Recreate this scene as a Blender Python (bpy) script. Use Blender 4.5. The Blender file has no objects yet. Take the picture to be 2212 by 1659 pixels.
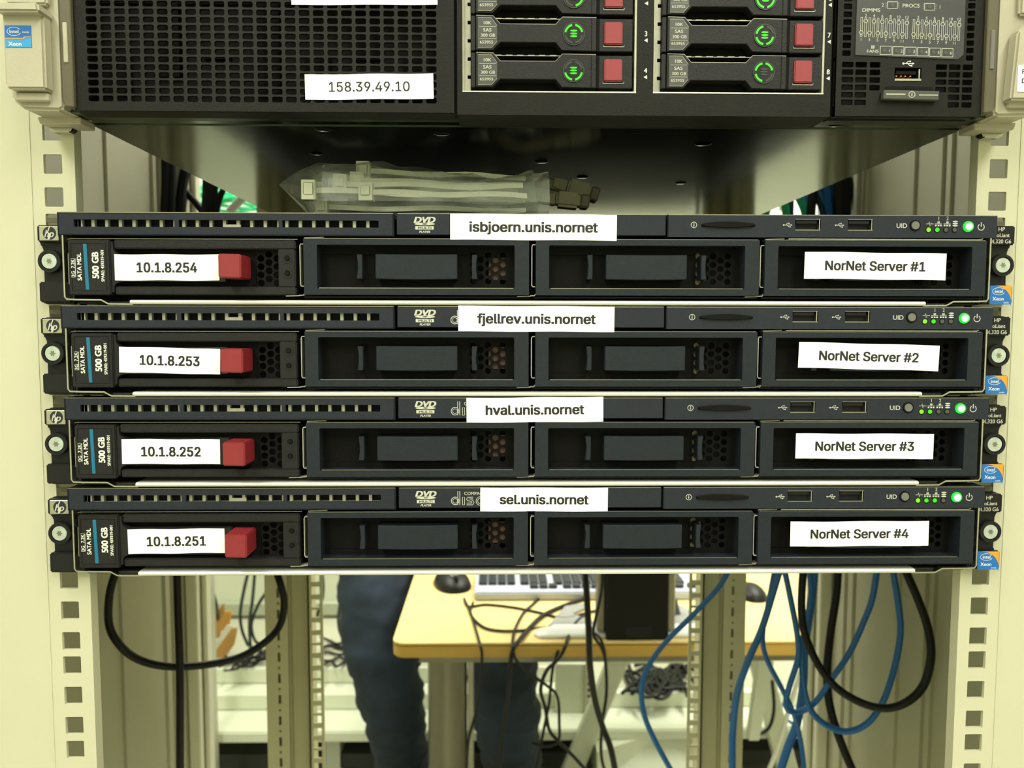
import bpy, bmesh, math, random
import mathutils
import mathutils.geometry, mathutils.noise
from mathutils import Vector, Matrix
from math import sin, cos, pi, radians

random.seed(7)
scene = bpy.context.scene
COL = scene.collection
MM = 0.001

# ---------------------------------------------------------------- camera
CAM = Vector((-0.01624, -0.40473, 1.270))
ZOFF = 1270.0 - 13.44            # rack frame (mm) -> world height (mm)
FPX = 1750.0
PITCH, YAW, ROLL = 0.0721, 0.0179, 0.0016
cyw, syw, cpt, spt, crl, srl = cos(YAW), sin(YAW), cos(PITCH), sin(PITCH), cos(ROLL), sin(ROLL)
FWD = Vector((syw * cpt, cyw * cpt, -spt))
R0 = Vector((cyw, -syw, 0.0)); U0 = Vector((spt * syw, spt * cyw, cpt))
RIGHT = crl * R0 + srl * U0
UP = crl * U0 - srl * R0
cd = bpy.data.cameras.new('camera'); cam = bpy.data.objects.new('camera', cd); COL.objects.link(cam)
m = Matrix((RIGHT, UP, -FWD)).transposed().to_4x4(); m.translation = CAM
cam.matrix_world = m
cd.sensor_width = 36.0; cd.lens = FPX / 2212 * 36.0
cd.clip_start = 0.01; cd.clip_end = 50
cd.dof.use_dof = True; cd.dof.focus_distance = 0.398; cd.dof.aperture_fstop = 15.0
scene.camera = cam

# ---------------------------------------------------------------- world, lights, exposure
w = bpy.data.worlds.new('world'); scene.world = w; w.use_nodes = True
w.node_tree.nodes['Background'].inputs[0].default_value = (0.90, 0.93, 0.74, 1)
w.node_tree.nodes['Background'].inputs[1].default_value = 0.5
scene.view_settings.view_transform = 'Standard'
scene.view_settings.look = 'None'
scene.view_settings.gamma = 1.0
scene.view_settings.exposure = 0.0
scene.view_settings.use_curve_mapping = False
try:
    scene.cycles.use_denoising = True
    scene.cycles.max_bounces = 8
    scene.cycles.sample_clamp_indirect = 4
except Exception:
    pass

def area(name, loc, sx, sy, power, color, target=None):
    l = bpy.data.lights.new(name, 'AREA'); l.shape = 'RECTANGLE'; l.size = sx; l.size_y = sy
    l.energy = power; l.color = color
    o = bpy.data.objects.new(name, l); COL.objects.link(o); o.location = loc
    if target is not None:
        o.rotation_euler = (Vector(target) - Vector(loc)).to_track_quat('-Z', 'Y').to_euler()
    return o
TUBE = (1.0, 0.992, 0.885)
area('ceiling_light', (-0.75, -1.05, 2.62), 0.30, 1.5, 28, TUBE)
area('ceiling_light', (0.75, -1.05, 2.62), 0.30, 1.5, 28, TUBE)
area('ceiling_light', (-0.75, -2.4, 2.62), 0.30, 1.2, 26, TUBE)  # unseen lamp pair added to brighten the lower side panels
area('ceiling_light', (0.75, -2.4, 2.62), 0.30, 1.2, 26, TUBE)  # second lamp of the added pair
area('ceiling_light', (-0.7, 1.7, 2.62), 0.35, 1.4, 50, TUBE)
area('ceiling_light', (0.9, 1.5, 2.62), 0.35, 1.4, 58, TUBE)

# ---------------------------------------------------------------- helpers
def s2l(c):
    return tuple((x / 12.92 if x <= 0.04045 else ((x + 0.055) / 1.055) ** 2.4) for x in c)

MATS = {}
def mat(name, rgb, rough=0.5, metal=0.0, vary=0.0, vscale=60, bump=0.0, bscale=800, spec=0.5, emit=None, estr=0.0,
        alpha=1.0, trans=0.0, stretch=None, coat=0.0):
    """procedural principled material; rgb given 0..255 sRGB"""
    if name in MATS: return MATS[name]
    mt = bpy.data.materials.new(name); mt.use_nodes = True; nt = mt.node_tree
    b = nt.nodes['Principled BSDF']
    lin = s2l([c / 255 for c in rgb])
    b.inputs['Base Color'].default_value = (*lin, 1)
    b.inputs['Roughness'].default_value = rough
    b.inputs['Metallic'].default_value = metal
    b.inputs['Specular IOR Level'].default_value = spec
    b.inputs['Alpha'].default_value = alpha
    b.inputs['Transmission Weight'].default_value = trans
    b.inputs['Coat Weight'].default_value = coat
    tc = nt.nodes.new('ShaderNodeTexCoord'); src = tc.outputs['Object']
    if stretch:
        mp = nt.nodes.new('ShaderNodeMapping'); mp.inputs['Scale'].default_value = stretch
        nt.links.new(src, mp.inputs[0]); src = mp.outputs[0]
    if vary:
        n = nt.nodes.new('ShaderNodeTexNoise'); n.inputs['Scale'].default_value = vscale; n.inputs['Detail'].default_value = 5
        nt.links.new(src, n.inputs['Vector'])
        r = nt.nodes.new('ShaderNodeMapRange'); r.inputs[1].default_value = 0.3; r.inputs[2].default_value = 0.7
        r.inputs[3].default_value = 1 - vary; r.inputs[4].default_value = 1 + vary
        nt.links.new(n.outputs[0], r.inputs[0])
        mx = nt.nodes.new('ShaderNodeVectorMath'); mx.operation = 'SCALE'; mx.inputs[0].default_value = lin
        nt.links.new(r.outputs[0], mx.inputs['Scale']); nt.links.new(mx.outputs[0], b.inputs['Base Color'])
        r2 = nt.nodes.new('ShaderNodeMapRange'); r2.inputs[3].default_value = max(0.02, rough - 0.06); r2.inputs[4].default_value = min(1, rough + 0.06)
        nt.links.new(n.outputs[0], r2.inputs[0]); nt.links.new(r2.outputs[0], b.inputs['Roughness'])
    if bump:
        n2 = nt.nodes.new('ShaderNodeTexNoise'); n2.inputs['Scale'].default_value = bscale; n2.inputs['Detail'].default_value = 3
        nt.links.new(src, n2.inputs['Vector'])
        bp = nt.nodes.new('ShaderNodeBump'); bp.inputs['Strength'].default_value = bump; bp.inputs['Distance'].default_value = 0.0004
        nt.links.new(n2.outputs[0], bp.inputs['Height']); nt.links.new(bp.outputs[0], b.inputs['Normal'])
    if emit:
        b.inputs['Emission Color'].default_value = (*s2l([c / 255 for c in emit]), 1)
        b.inputs['Emission Strength'].default_value = estr
    MATS[name] = mt
    return mt

M_BEZEL = mat('bezel_black', (36, 40, 48), 0.55, vary=0.08, vscale=300, bump=0.25, bscale=1500, spec=0.25)
M_CARR = mat('carrier_black', (34, 34, 34), 0.42, vary=0.08, vscale=300, bump=0.35, bscale=1600, spec=0.22)
M_BLANK = mat('blank_black', (34, 39, 45), 0.48, vary=0.08, vscale=300, bump=0.3, bscale=1600, spec=0.22)
M_RECESS = mat('recess_black', (17, 16, 15), 0.6, vary=0.1, vscale=200, bump=0.2, spec=.12)
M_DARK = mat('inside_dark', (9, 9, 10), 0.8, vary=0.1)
M_EAR = mat('ear_black', (28, 28, 28), 0.38, vary=0.06, vscale=200, bump=0.15, bscale=1500, spec=.25)
M_BIG = mat('big_bezel_black', (30, 29, 25), 0.45, vary=0.1, vscale=200, bump=0.3, bscale=1500, spec=.15)
M_STEEL = mat('bright_steel', (205, 203, 188), 0.28, 1.0, vary=0.08, vscale=30, stretch=(1, 8, 8))
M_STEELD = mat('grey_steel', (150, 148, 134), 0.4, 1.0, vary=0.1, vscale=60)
M_ZINC = mat('zinc_strip', (175, 173, 155), 0.5, 0.35, vary=0.12, vscale=200)
M_SCREW = mat('screw_zinc', (205, 214, 206), 0.3, 0.6, vary=0.12, vscale=500, bump=.5, bscale=500)
M_CHAS = mat('chassis_steel', (50, 53, 47), 0.65, 0.0, vary=0.08, vscale=20, spec=.12)
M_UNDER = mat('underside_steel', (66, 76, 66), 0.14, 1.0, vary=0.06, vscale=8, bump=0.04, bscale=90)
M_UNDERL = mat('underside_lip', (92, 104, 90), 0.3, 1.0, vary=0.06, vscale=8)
M_RAIL = mat('cream_paint', (200, 198, 170), 0.5, vary=0.015, vscale=20, bump=0.06, bscale=500)
M_PANEL = mat('side_panel_paint', (184, 182, 156), 0.5, vary=0.03, vscale=30, bump=0.1, bscale=500)
M_POST = mat('post_paint', (216, 214, 188), 0.5, vary=0.03, vscale=30)
M_RREAR = mat('rear_rail_paint', (204, 200, 164), 0.55, vary=0.04, vscale=30)
M_PAPER = mat('label_white', (250, 250, 246), 0.55, vary=0.01, vscale=40)
M_INK = mat('label_ink', (30, 30, 32), 0.6, vary=0.05)
M_PRINT = mat('silk_print', (196, 196, 180), 0.6, vary=0.04)
M_PRINTW = mat('white_print', (232, 232, 218), 0.6, vary=0.03)
M_TEAL = mat('blue_stripe', (8, 108, 142), 0.5, vary=0.04)
M_RED = mat('maroon_button', (136, 38, 44), 0.42, vary=0.04, vscale=300, bump=0.1)
M_RED2 = mat('rose_button', (142, 44, 50), 0.45, vary=0.04, vscale=300, bump=0.1)
M_EARG = mat('ear_grey_plastic', (178, 172, 150), 0.42, vary=0.04, vscale=60, bump=0.15, bscale=900)
M_EARB = mat('ear_bronze_plastic', (92, 86, 66), 0.4, vary=0.06, vscale=60)
M_GREEN = mat('lamp_green', (10, 90, 10), 0.3, emit=(60, 235, 10), estr=1.1, vary=0.02)
M_GREENY = mat('lamp_yellow_green', (40, 90, 10), 0.3, emit=(130, 255, 20), estr=1.3, vary=0.02)
M_GREENW = mat('power_lamp_green', (10, 90, 20), 0.3, emit=(10, 255, 40), estr=1.6, vary=0.02)
M_GREENWC = mat('power_lamp_core', (200, 255, 220), 0.3, emit=(190, 255, 200), estr=1.6, vary=0.02)
M_GREEND = mat('lamp_dim_green', (40, 90, 30), 0.4, emit=(50, 140, 20), estr=0.35, vary=0.02)
M_OFF = mat('lamp_off', (78, 78, 72), 0.3, vary=0.05)
M_BTN = mat('button_grey', (112, 112, 104), 0.32, vary=0.05, bump=0.05)
M_CABLE = mat('cable_black', (20, 21, 21), 0.45, vary=0.1, vscale=100, spec=.3)
M_CABLEB = mat('cable_blue', (22, 104, 176), 0.42, vary=0.06, vscale=100)
M_CABLEG = mat('cable_green', (50, 200, 140), 0.45, vary=0.06, vscale=100)
M_CABLEW = mat('cable_grey_white', (190, 190, 170), 0.5, vary=0.06, vscale=100)
M_BEIGE = mat('beige_plastic', (148, 142, 116), 0.5, vary=0.06, vscale=100)

class MB:
    """collects polygons in millimetres"""
    def __init__(s): s.v = []; s.f = []
    def add(s, vs, fs):
        k = len(s.v); s.v += vs; s.f += [tuple(i + k for i in f) for f in fs]; return s
    def box(s, x0, x1, y0, y1, z0, z1):
        if x0 > x1: x0, x1 = x1, x0
        if y0 > y1: y0, y1 = y1, y0
        if z0 > z1: z0, z1 = z1, z0
        return s.add([(x, y, z) for x in (x0, x1) for y in (y0, y1) for z in (z0, z1)],
                     [(0, 1, 3, 2), (4, 6, 7, 5), (0, 4, 5, 1), (2, 3, 7, 6), (0, 2, 6, 4), (1, 5, 7, 3)])
    def prism(s, poly, y0, y1, taper=0.0):
        a = sum(poly[i][0] * poly[(i + 1) % len(poly)][1] - poly[(i + 1) % len(poly)][0] * poly[i][1] for i in range(len(poly)))
        if a < 0: poly = poly[::-1]
        n = len(poly)
        cx = sum(p[0] for p in poly) / n; cz = sum(p[1] for p in poly) / n
        k = 1 - taper
        vs = [(cx + (x - cx) * k, y0, cz + (z - cz) * k) for x, z in poly] + [(x, y1, z) for x, z in poly]
        fs = [tuple(range(n)), tuple(range(2 * n - 1, n - 1, -1))]
        fs += [(i, i + n, (i + 1) % n + n, (i + 1) % n) for i in range(n)]
        return s.add(vs, fs)
    def cyl(s, cx, cz, r, y0, y1, n=20, taper=0.0, rz=None):
        rz = rz or r
        return s.prism([(cx + r * cos(2 * pi * i / n), cz + rz * sin(2 * pi * i / n)) for i in range(n)], y0, y1, taper)
    def ringprism(s, cx, cz, r0, r1, y0, y1, a0=0, a1=360, n=16):
        full = abs(a1 - a0) >= 360
        for i in range(n):
            t0 = radians(a0 + (a1 - a0) * i / n); t1 = radians(a0 + (a1 - a0) * (i + 1) / n)
            q = [(cx + r0 * cos(t0), cz + r0 * sin(t0)), (cx + r1 * cos(t0), cz + r1 * sin(t0)),
                 (cx + r1 * cos(t1), cz + r1 * sin(t1)), (cx + r0 * cos(t1), cz + r0 * sin(t1))]
            s.prism(q, y0, y1)
        return s
    def frame(s, x0, x1, z0, z1, a, b, c, d, y0, y1):
        """plate x0..x1,z0..z1 with opening a..b,c..d"""
        s.cell(x0, x1, z0, z1, a, b, c, d, 0.001, y0, y1, 1); return s
    def cell(s, x0, x1, z0, z1, a, b, c, d, r, y0, y1, arc=3, outer=True):
        """rect plate with a rounded opening: front face, back face, inner walls"""
        hole = []; out = []
        for (cx, cz, t, ox, oz) in ((b - r, d - r, 0, x1, z1), (a + r, d - r, 90, x0, z1), (a + r, c + r, 180, x0, z0), (b - r, c + r, 270, x1, z0)):
            arcp = [(cx + r * cos(radians(t + 90 * k / arc)), cz + r * sin(radians(t + 90 * k / arc))) for k in range(arc + 1)]
            hole.append(arcp)
            p, q = arcp[0], arcp[-1]
            if t in (0, 180): out.append([(ox, p[1]), (ox, oz), (q[0], oz)])
            else: out.append([(p[0], oz), (ox, oz), (ox, q[1])])
        for yy, flip in ((y0, False), (y1, True)):
            for i in range(4):
                poly = [hole[i][0]] + out[i] + hole[i][::-1][:-1]
                vs = [(x, yy, z) for x, z in poly]
                f = tuple(range(len(vs)))
                s.add(vs, [f[::-1] if flip else f])
                j = (i + 1) % 4
                quad = [hole[i][-1], out[i][2], out[j][0], hole[j][0]]
                s.add([(x, yy, z) for x, z in quad], [(3, 2, 1, 0) if flip else (0, 1, 2, 3)])
        loop = [p for h in hole for p in h]; n = len(loop)
        s.add([(x, y0, z) for x, z in loop] + [(x, y1, z) for x, z in loop],
              [(i, (i + 1) % n, (i + 1) % n + n, i + n) for i in range(n)])
        if outer:
            o = [(x0, z0), (x1, z0), (x1, z1), (x0, z1)]
            s.add([(x, y0, z) for x, z in o] + [(x, y1, z) for x, z in o], [(i, i + 4, (i + 1) % 4 + 4, (i + 1) % 4) for i in range(4)])
        return s
    def ribbon(s, pts, t, y0, y1):
        n = len(pts); L = []; R = []
        for i in range(n):
            a = Vector(pts[max(0, i - 1)]); b = Vector(pts[min(n - 1, i + 1)])
            d = (b - a).normalized(); nn = Vector((-d.y, d.x)) * t / 2
            p = Vector(pts[i]); L.append(tuple(p + nn)); R.append(tuple(p - nn))
        for i in range(n - 1):
            s.prism([L[i], L[i + 1], R[i + 1], R[i]], y0, y1)
        return s
    def tube(s, pts, r, n=8, cap=True):
        pts = [Vector(p) for p in pts]; N = len(pts); k0 = len(s.v)
        prev = None
        for i, p in enumerate(pts):
            d = (pts[min(N - 1, i + 1)] - pts[max(0, i - 1)]).normalized()
            if prev is None:
                ref = Vector((0, 1, 0)) if abs(d.y) < 0.9 else Vector((1, 0, 0))
                u = d.cross(ref).normalized()
            else:
                u = (prev - d * prev.dot(d)).normalized()
            prev = u; vv = d.cross(u)
            rr = r[i] if isinstance(r, (list, tuple)) else r
            for j in range(n):
                t = 2 * pi * j / n
                s.v.append(tuple(p + (u * cos(t) + vv * sin(t)) * rr))
        for i in range(N - 1):
            for j in range(n):
                a = k0 + i * n + j; b = k0 + i * n + (j + 1) % n
                s.f.append((a, b, b + n, a + n))
        if cap:
            s.f.append(tuple(k0 + j for j in range(n))[::-1]); s.f.append(tuple(k0 + (N - 1) * n + j for j in range(n)))
        return s
    def text(s, st, x, z, size, y=0.0, align='C', rot=0, bold=0.0, shear=0.0, sx=1.0, wd=None, font='b'):
        """size is the em size of a usual sans; wd, if given, is the total width in mm"""
        vs, fs = glyphs(st, shear, font)
        if not vs: return s
        size = size * 1.41
        if bold:
            nv = len(vs); v2 = []; f2 = []
            for q, (dx, dy) in enumerate(((-1, -.5), (1, -.5), (-1, .5), (1, .5), (0, 0))):
                v2 += [(p[0] + dx * bold, p[1] + dy * bold, q) for p in vs]; f2 += [tuple(i + q * nv for i in f) for f in fs]
            vs, fs = v2, f2
        if wd: sx = wd / (size * (max(v[0] for v in vs) - min(v[0] for v in vs)))
        x0 = min(v[0] for v in vs); x1 = max(v[0] for v in vs)
        off = {'C': (x0 + x1) / 2, 'L': x0, 'R': x1}[align]
        c, sn = cos(radians(rot)), sin(radians(rot))
        out = []
        for p in vs:
            a = (p[0] - off) * size * sx; b = (p[1] - 0.255) * size
            out.append((x + a * c - b * sn, y - (.012 * p[2] if len(p) > 2 else 0), z + a * sn + b * c))
        return s.add(out, fs)
    def build(s, name, material, parent=None, bevel=0.0, smooth=False, seg=1, key=None):
        if key and key in MESHES: me = MESHES[key]
        else:
            me = bpy.data.meshes.new(name)
            me.from_pydata([(a * MM, b * MM, c * MM) for a, b, c in s.v], [], s.f)
            if bevel:
                bm = bmesh.new(); bm.from_mesh(me)
                bmesh.ops.remove_doubles(bm, verts=bm.verts, dist=1e-7)
                ed = [e for e in bm.edges if len(e.link_faces) == 2 and e.calc_face_angle(0) > 0.5]
                bmesh.ops.bevel(bm, geom=ed, offset=bevel * MM, segments=seg, affect='EDGES', clamp_overlap=True)
                bm.to_mesh(me); bm.free()
            me.materials.append(material)
            if smooth:
                for p in me.polygons: p.use_smooth = True
                try: me.set_sharp_from_angle(angle=radians(40))
                except Exception: pass
            me.validate(); me.update()
            if key: MESHES[key] = me
        o = bpy.data.objects.new(name, me); COL.objects.link(o)
        if parent is not None: o.parent = parent
        return o
MESHES = {}

FONT = None
try:
    import os
    FONT = bpy.data.fonts.load(os.path.join(bpy.utils.resource_path('LOCAL'), 'datafiles', 'fonts', 'Inter.woff2'))
except Exception:
    FONT = None
GLY = {}; CH = {}
def outline(st, shear, font, res):
    c = bpy.data.curves.new('t', 'FONT'); c.body = st; c.size = 1.0; c.resolution_u = res
    if font: c.font = font
    c.shear = shear; c.fill_mode = 'NONE'
    o = bpy.data.objects.new('t', c); me = bpy.data.meshes.new_from_object(o)
    vs = [(v.co.x, v.co.y) for v in me.vertices]; es = [tuple(e.vertices) for e in me.edges]
    bpy.data.objects.remove(o); bpy.data.curves.remove(c); bpy.data.meshes.remove(me)
    return vs, es
def fill_glyph(ch, shear, font, res):
    """outline of one character filled by the non-zero winding rule"""
    k = (ch, shear, font is None)
    if k in CH: return CH[k]
    vs, es = outline(ch, shear, font, res)
    if not vs: CH[k] = ([], []); return CH[k]
    nb = {}
    for a, b in es: nb.setdefault(a, []).append(b); nb.setdefault(b, []).append(a)
    # vertex order of each contour is kept by the mesh, so a<b edges run forward except the closing one
    loops = []; seen = set()
    for v in range(len(vs)):
        if v in seen or v not in nb: continue
        lp = [v]; seen.add(v); cur = v; nxt = min(nb[v], key=lambda q: (q != v + 1, q))
        while nxt is not None and nxt not in seen:
            lp.append(nxt); seen.add(nxt); cur = nxt
            nxt = next((q for q in nb[cur] if q not in seen), None)
        loops.append(lp)
    out = mathutils.geometry.delaunay_2d_cdt([Vector(v) for v in vs], [(lp[i], lp[(i + 1) % len(lp)]) for lp in loops for i in range(len(lp))], [], 0, 1e-5)
    nv = [(v.x, v.y) for v in out[0]]; segs = [(vs[lp[i]], vs[lp[(i + 1) % len(lp)]]) for lp in loops for i in range(len(lp))]
    fs = []
    for f in out[2]:
        cx = sum(nv[i][0] for i in f) / len(f); cy = sum(nv[i][1] for i in f) / len(f); wn = 0
        for (ax, ay), (bx, by) in segs:
            if (ay > cy) != (by > cy):
                if cx < ax + (cy - ay) / (by - ay) * (bx - ax): wn += 1 if by > ay else -1
        if wn: fs.append(tuple(f))
    CH[k] = (nv, fs); return CH[k]
def glyphs(st, shear=0.0, font='inter'):
    k = (st, shear, font)
    if k in GLY: return GLY[k]
    fo = FONT if font == 'inter' else None
    # advance widths from the whole string, one character at a time
    vs = []; fs = []; x = 0.0
    for i, ch in enumerate(st):
        ref = 'H'
        a, _ = outline(ref + ch + ref, 0, fo, 1); b, _ = outline(ref + ref, 0, fo, 1)
        adv = max(p[0] for p in a) - max(p[0] for p in b)
        if ch != ' ':
            g, gf = fill_glyph(ch, shear, fo, 3 if fo else 4)
            kk = len(vs); vs += [(p[0] + x, p[1]) for p in g]; fs += [tuple(q + kk for q in f) for f in gf]
        x += adv
    if fo is None: vs = [(p[0] * .746, p[1] * .746) for p in vs]      # same capital height as the other face
    GLY[k] = (vs, fs); return GLY[k]

def tag(o, label=None, cat=None, group=None, kind=None):
    if label: o['label'] = label
    if cat: o['category'] = cat
    if group: o['group'] = group
    if kind: o['kind'] = kind
    return o
def empty(name, loc, label, cat, group=None):
    o = bpy.data.objects.new(name, None); COL.objects.link(o); o.location = loc; o.empty_display_size = 0.05
    return tag(o, label, cat, group)
def P(u, v, d):
    """world point seen at photo position u, v and standing d metres beyond the camera (along y)"""
    r = FWD + RIGHT * ((u - 1106) / FPX) - UP * ((v - 829.5) / FPX)
    return CAM + r * (d / r.y)
def Pm(u, v, d):
    return tuple(P(u, v, d) * 1000)
def rackz(z): return (z + ZOFF) * MM

def smooth_path(pts, n=8):
    pts = [Vector(p) for p in pts]; out = []
    for i in range(len(pts) - 1):
        p0 = pts[max(0, i - 1)]; p1 = pts[i]; p2 = pts[i + 1]; p3 = pts[min(len(pts) - 1, i + 2)]
        for k in range(n):
            t = k / n
            out.append(0.5 * ((2 * p1) + (-p0 + p2) * t + (2 * p0 - 5 * p1 + 4 * p2 - p3) * t * t + (-p0 + 3 * p1 - 3 * p2 + p3) * t ** 3))
    out.append(pts[-1]); return out

T0 = 67.1          # top of the upper thin server, rack frame mm
U = 44.45
YB = -10.0         # front plane of thin server bezels

# ================================================================ SETTING
def wallbox(name, x0, x1, y0, y1, z0, z1, m):
    o = MB().box(x0, x1, y0, y1, z0, z1).build(name, m); o['kind'] = 'structure'; return o
M_FLOOR = mat('floor_vinyl', (158, 154, 134), 0.4, vary=0.08, vscale=6)
M_WALL = mat('wall_paint', (208, 212, 190), 0.7, vary=0.02, vscale=10)
M_CEIL = mat('ceiling_paint', (228, 228, 216), 0.8, vary=0.02, vscale=10)
wallbox('floor', -2300, 2300, -3300, 2300, -50, 0, M_FLOOR)
wallbox('wall_back', -2300, 2300, 2200, 2300, 0, 2700, M_WALL)
wallbox('wall_left', -2300, -2200, -3300, 2200, 0, 2700, M_WALL)
wallbox('wall_right', 2200, 2300, -3300, 2200, 0, 2700, M_WALL)
wallbox('wall_front', -2200, 2200, -3300, -3200, 0, 2700, M_WALL)
wallbox('ceiling', -2300, 2300, -3300, 2300, 2700, 2750, M_CEIL)
wallbox('baseboard_back', -2200, 2200, 2185, 2200, 0, 90, mat('baseboard_dark', (70, 68, 58), 0.6, vary=0.05))

# ================================================================ RACK
rack = empty('server_rack', (0, 0, 0), 'pale cream equipment rack with square-holed rails holding all the black servers', 'rack')
HP_ = [6.35, 22.225, 38.1]
def holes(zlo, zhi, zb=-108.6):
    out = []
    for k in range(-40, 60):
        for r in HP_:
            z = zb - k * U - r
            if zlo < z < zhi: out.append(z)
    return sorted(out)
def railmesh(side, x_in, x_out, xc, y0, y1, zlo, zhi, hs, hh, zb=-108.6):
    """plate with a column of square holes at xc; world-height coordinates"""
    b = MB(); hz = holes(zlo, zhi, zb)
    xa, xb = xc - hs / 2 - 2.2, xc + hs / 2 + 2.2
    prev = zlo
    for i, z in enumerate(hz):
        z1 = (z + hz[i + 1]) / 2 if i + 1 < len(hz) else zhi
        b.cell(xa, xb, prev + ZOFF, z1 + ZOFF, xc - hs / 2, xc + hs / 2, z - hh / 2 + ZOFF, z + hh / 2 + ZOFF, 0.4, y0, y1, 1, outer=False)
        prev = z1
    for a, c in ((min(x_in, x_out), xa), (xb, max(x_in, x_out))):
        b.box(a, c, y0, y1, zlo + ZOFF, zhi + ZOFF)
    return b
for sd in (-1, 1):
    b = railmesh(sd, sd * 222, sd * 400, sd * 232.6, 0, 2, -900, 620, 9.0, 9.3)
    xi = sd * 222
    b.box(xi, xi + sd * 2, 2.0, 7, -900 + ZOFF, 620 + ZOFF)      # folded inner flange
    b.build('front_rail', M_RAIL, rack)
    # crease strip where the rail is folded onto the wide front plate
    MB().box(sd * 243, sd * 243.8, -0.35, 0, -900 + ZOFF, 620 + ZOFF).build('rail_seam', M_RAIL, rack)
    # outer side panel
    b = MB().box(sd * 395, sd * 398, 2, 575, -900 + ZOFF, 700 + ZOFF)
    for yy in (150, 330, 345, 395, 500, 522):
        b.box(sd * 392, sd * 395, yy, yy + 7, -900 + ZOFF, 700 + ZOFF)
    b.build('side_panel', M_PANEL, rack)
    b = MB().box(sd * 380, sd * 394, 560, 592, -900 + ZOFF, 700 + ZOFF).box(sd * 374, sd * 380, 575, 592, -900 + ZOFF, 700 + ZOFF)
    b.build('rear_post', M_POST, rack, bevel=1.5)
    # rear mounting rail with holes and a slotted web
    xc = -5 + sd * 232.6
    b = railmesh(sd, xc - sd * 8.5, xc + sd * 10, xc, 564, 566, -700, 300, 9.8, 9.6)
    xw0 = xc + sd * 8; 
    b.box(xw0, xw0 + sd * 2, 564, 600, -700 + ZOFF, 300 + ZOFF)
    b.box(xw0 + sd * 2, xw0 + sd * 27, 585, 588, -700 + ZOFF, 300 + ZOFF)
    b.build('rear_rail', M_RREAR, rack)
    # slotted strip
    b = MB(); z = -700
    xa, xb2 = sorted((xw0 + sd * 27, xw0 + sd * 56)); xs = xw0 + sd * 40
    while z < 300:
        b.cell(xa, xb2, z + ZOFF, z + 16 + ZOFF, xs - 1.8, xs + 1.8, z + 2 + ZOFF, z + 14 + ZOFF, 0.6, 572, 574, 2, outer=False)
        b.cell(xa, xb2, z + 16 + ZOFF, z + 27 + ZOFF, xs - 1.4, xs + 1.4, z + 20 + ZOFF, z + 23 + ZOFF, 0.6, 572, 574, 2, outer=False)
        z += 27
    b.box(xw0 + sd * 26, xw0 + sd * 28, 572, 588, -700 + ZOFF, 300 + ZOFF)
    b.build('slotted_strip', M_RREAR, rack)
    MB().box(xa, xb2, 590, 591, -700 + ZOFF, 300 + ZOFF).build('strip_backing', M_EARB, rack)
b = MB().box(-398, 398, 0, 592, 700 + ZOFF, 712 + ZOFF); b.build('top_panel', M_RAIL, rack)
for k in range(5): MB().box(-240, 240, -3, -1, 290 + k * 66 + ZOFF, 354 + k * 66 + ZOFF).build('unseen_light_block', M_BEZEL, rack, bevel=.6)  # unseen covers added to keep front light off the upper side panels
b = MB().box(-398, 398, 0, 592, -1100 + ZOFF, -1080 + ZOFF)
b.build('bottom_frame', M_POST, rack)
MB().box(-398, 398, 20, 60, 0, 150).build('plinth', M_RAIL, rack)
MB().box(-398, 398, 530, 590, 0, 150).build('plinth', M_RAIL, rack)

# ================================================================ THIN SERVERS
NAMES = ['isbjoern.unis.nornet', 'fjellrev.unis.nornet', 'hval.unis.nornet', 'sel.unis.nornet']
IPS = ['10.1.8.254', '10.1.8.253', '10.1.8.252', '10.1.8.251']
# sticker rectangles in server mm: (x0,x1,zmid,height,tilt deg)
S_NAME = [(-39.1, 41.2, -6.4, 12.4, -0.2), (-35.3, 40.6, -6.0, 12.4, -0.2), (-31.4, 35.6, -5.9, 12.2, 0.5), (-24.6, 38.4, -6.0, 11.8, -0.3)]
S_IP = [(-199.6, -149.9, -26.2, 12.4, 0.0), (-198.8, -150.4, -26.4, 12.4, -1.4), (-199.0, -151.5, -26.3, 12.2, -0.3), (-197.4, -150.2, -26.2, 12.2, 0.5)]
S_SRV = [(133.4, 203.2, -24.4, 13.0, -0.6), (131.8, 201.6, -24.2, 12.6, -1.4), (131.6, 200.6, -24.3, 12.6, -0.2), (130.2, 200.0, -24.0, 12.6, 0.2)]

def sticker(parent, x0, x1, zc, h, tilt, st, size, y, bold=0.02, seed=0, curl=0.0, tw=None):
    cx = (x0 + x1) / 2; wd = x1 - x0
    n = 12; vs = []; b = MB()
    for i in range(n + 1):
        xx = -wd / 2 + wd * i / n
        yy = y - 0.05 - curl * (abs(2 * i / n - 1) ** 6)
        dz = 0.12 * sin(i * 0.9 + seed)
        vs += [(xx, yy, -h / 2 + dz), (xx, yy, h / 2 + dz), (xx, yy + 0.12, -h / 2 + dz), (xx, yy + 0.12, h / 2 + dz)]
    fs = []
    for i in range(n):
        k = 4 * i
        fs += [(k, k + 4, k + 5, k + 1), (k + 2, k + 3, k + 7, k + 6), (k + 1, k + 5, k + 7, k + 3), (k, k + 2, k + 6, k + 4)]
    fs += [(0, 1, 3, 2), (4 * n, 4 * n + 2, 4 * n + 3, 4 * n + 1)]
    b.add(vs, fs)
    o = b.build('paper_label', M_PAPER, parent)  # 
    o.location = (cx * MM, 0, zc * MM); o.rotation_euler = (0, -radians(tilt), 0)
    if not st: return o
    t = MB().text(st, 0, 0, size, y - 0.12, 'C', bold=bold, wd=tw, font='inter')
    t.build('lettering', M_INK, o)
    o['label'] = 'white printed sticker reading ' + st
    return o

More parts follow.
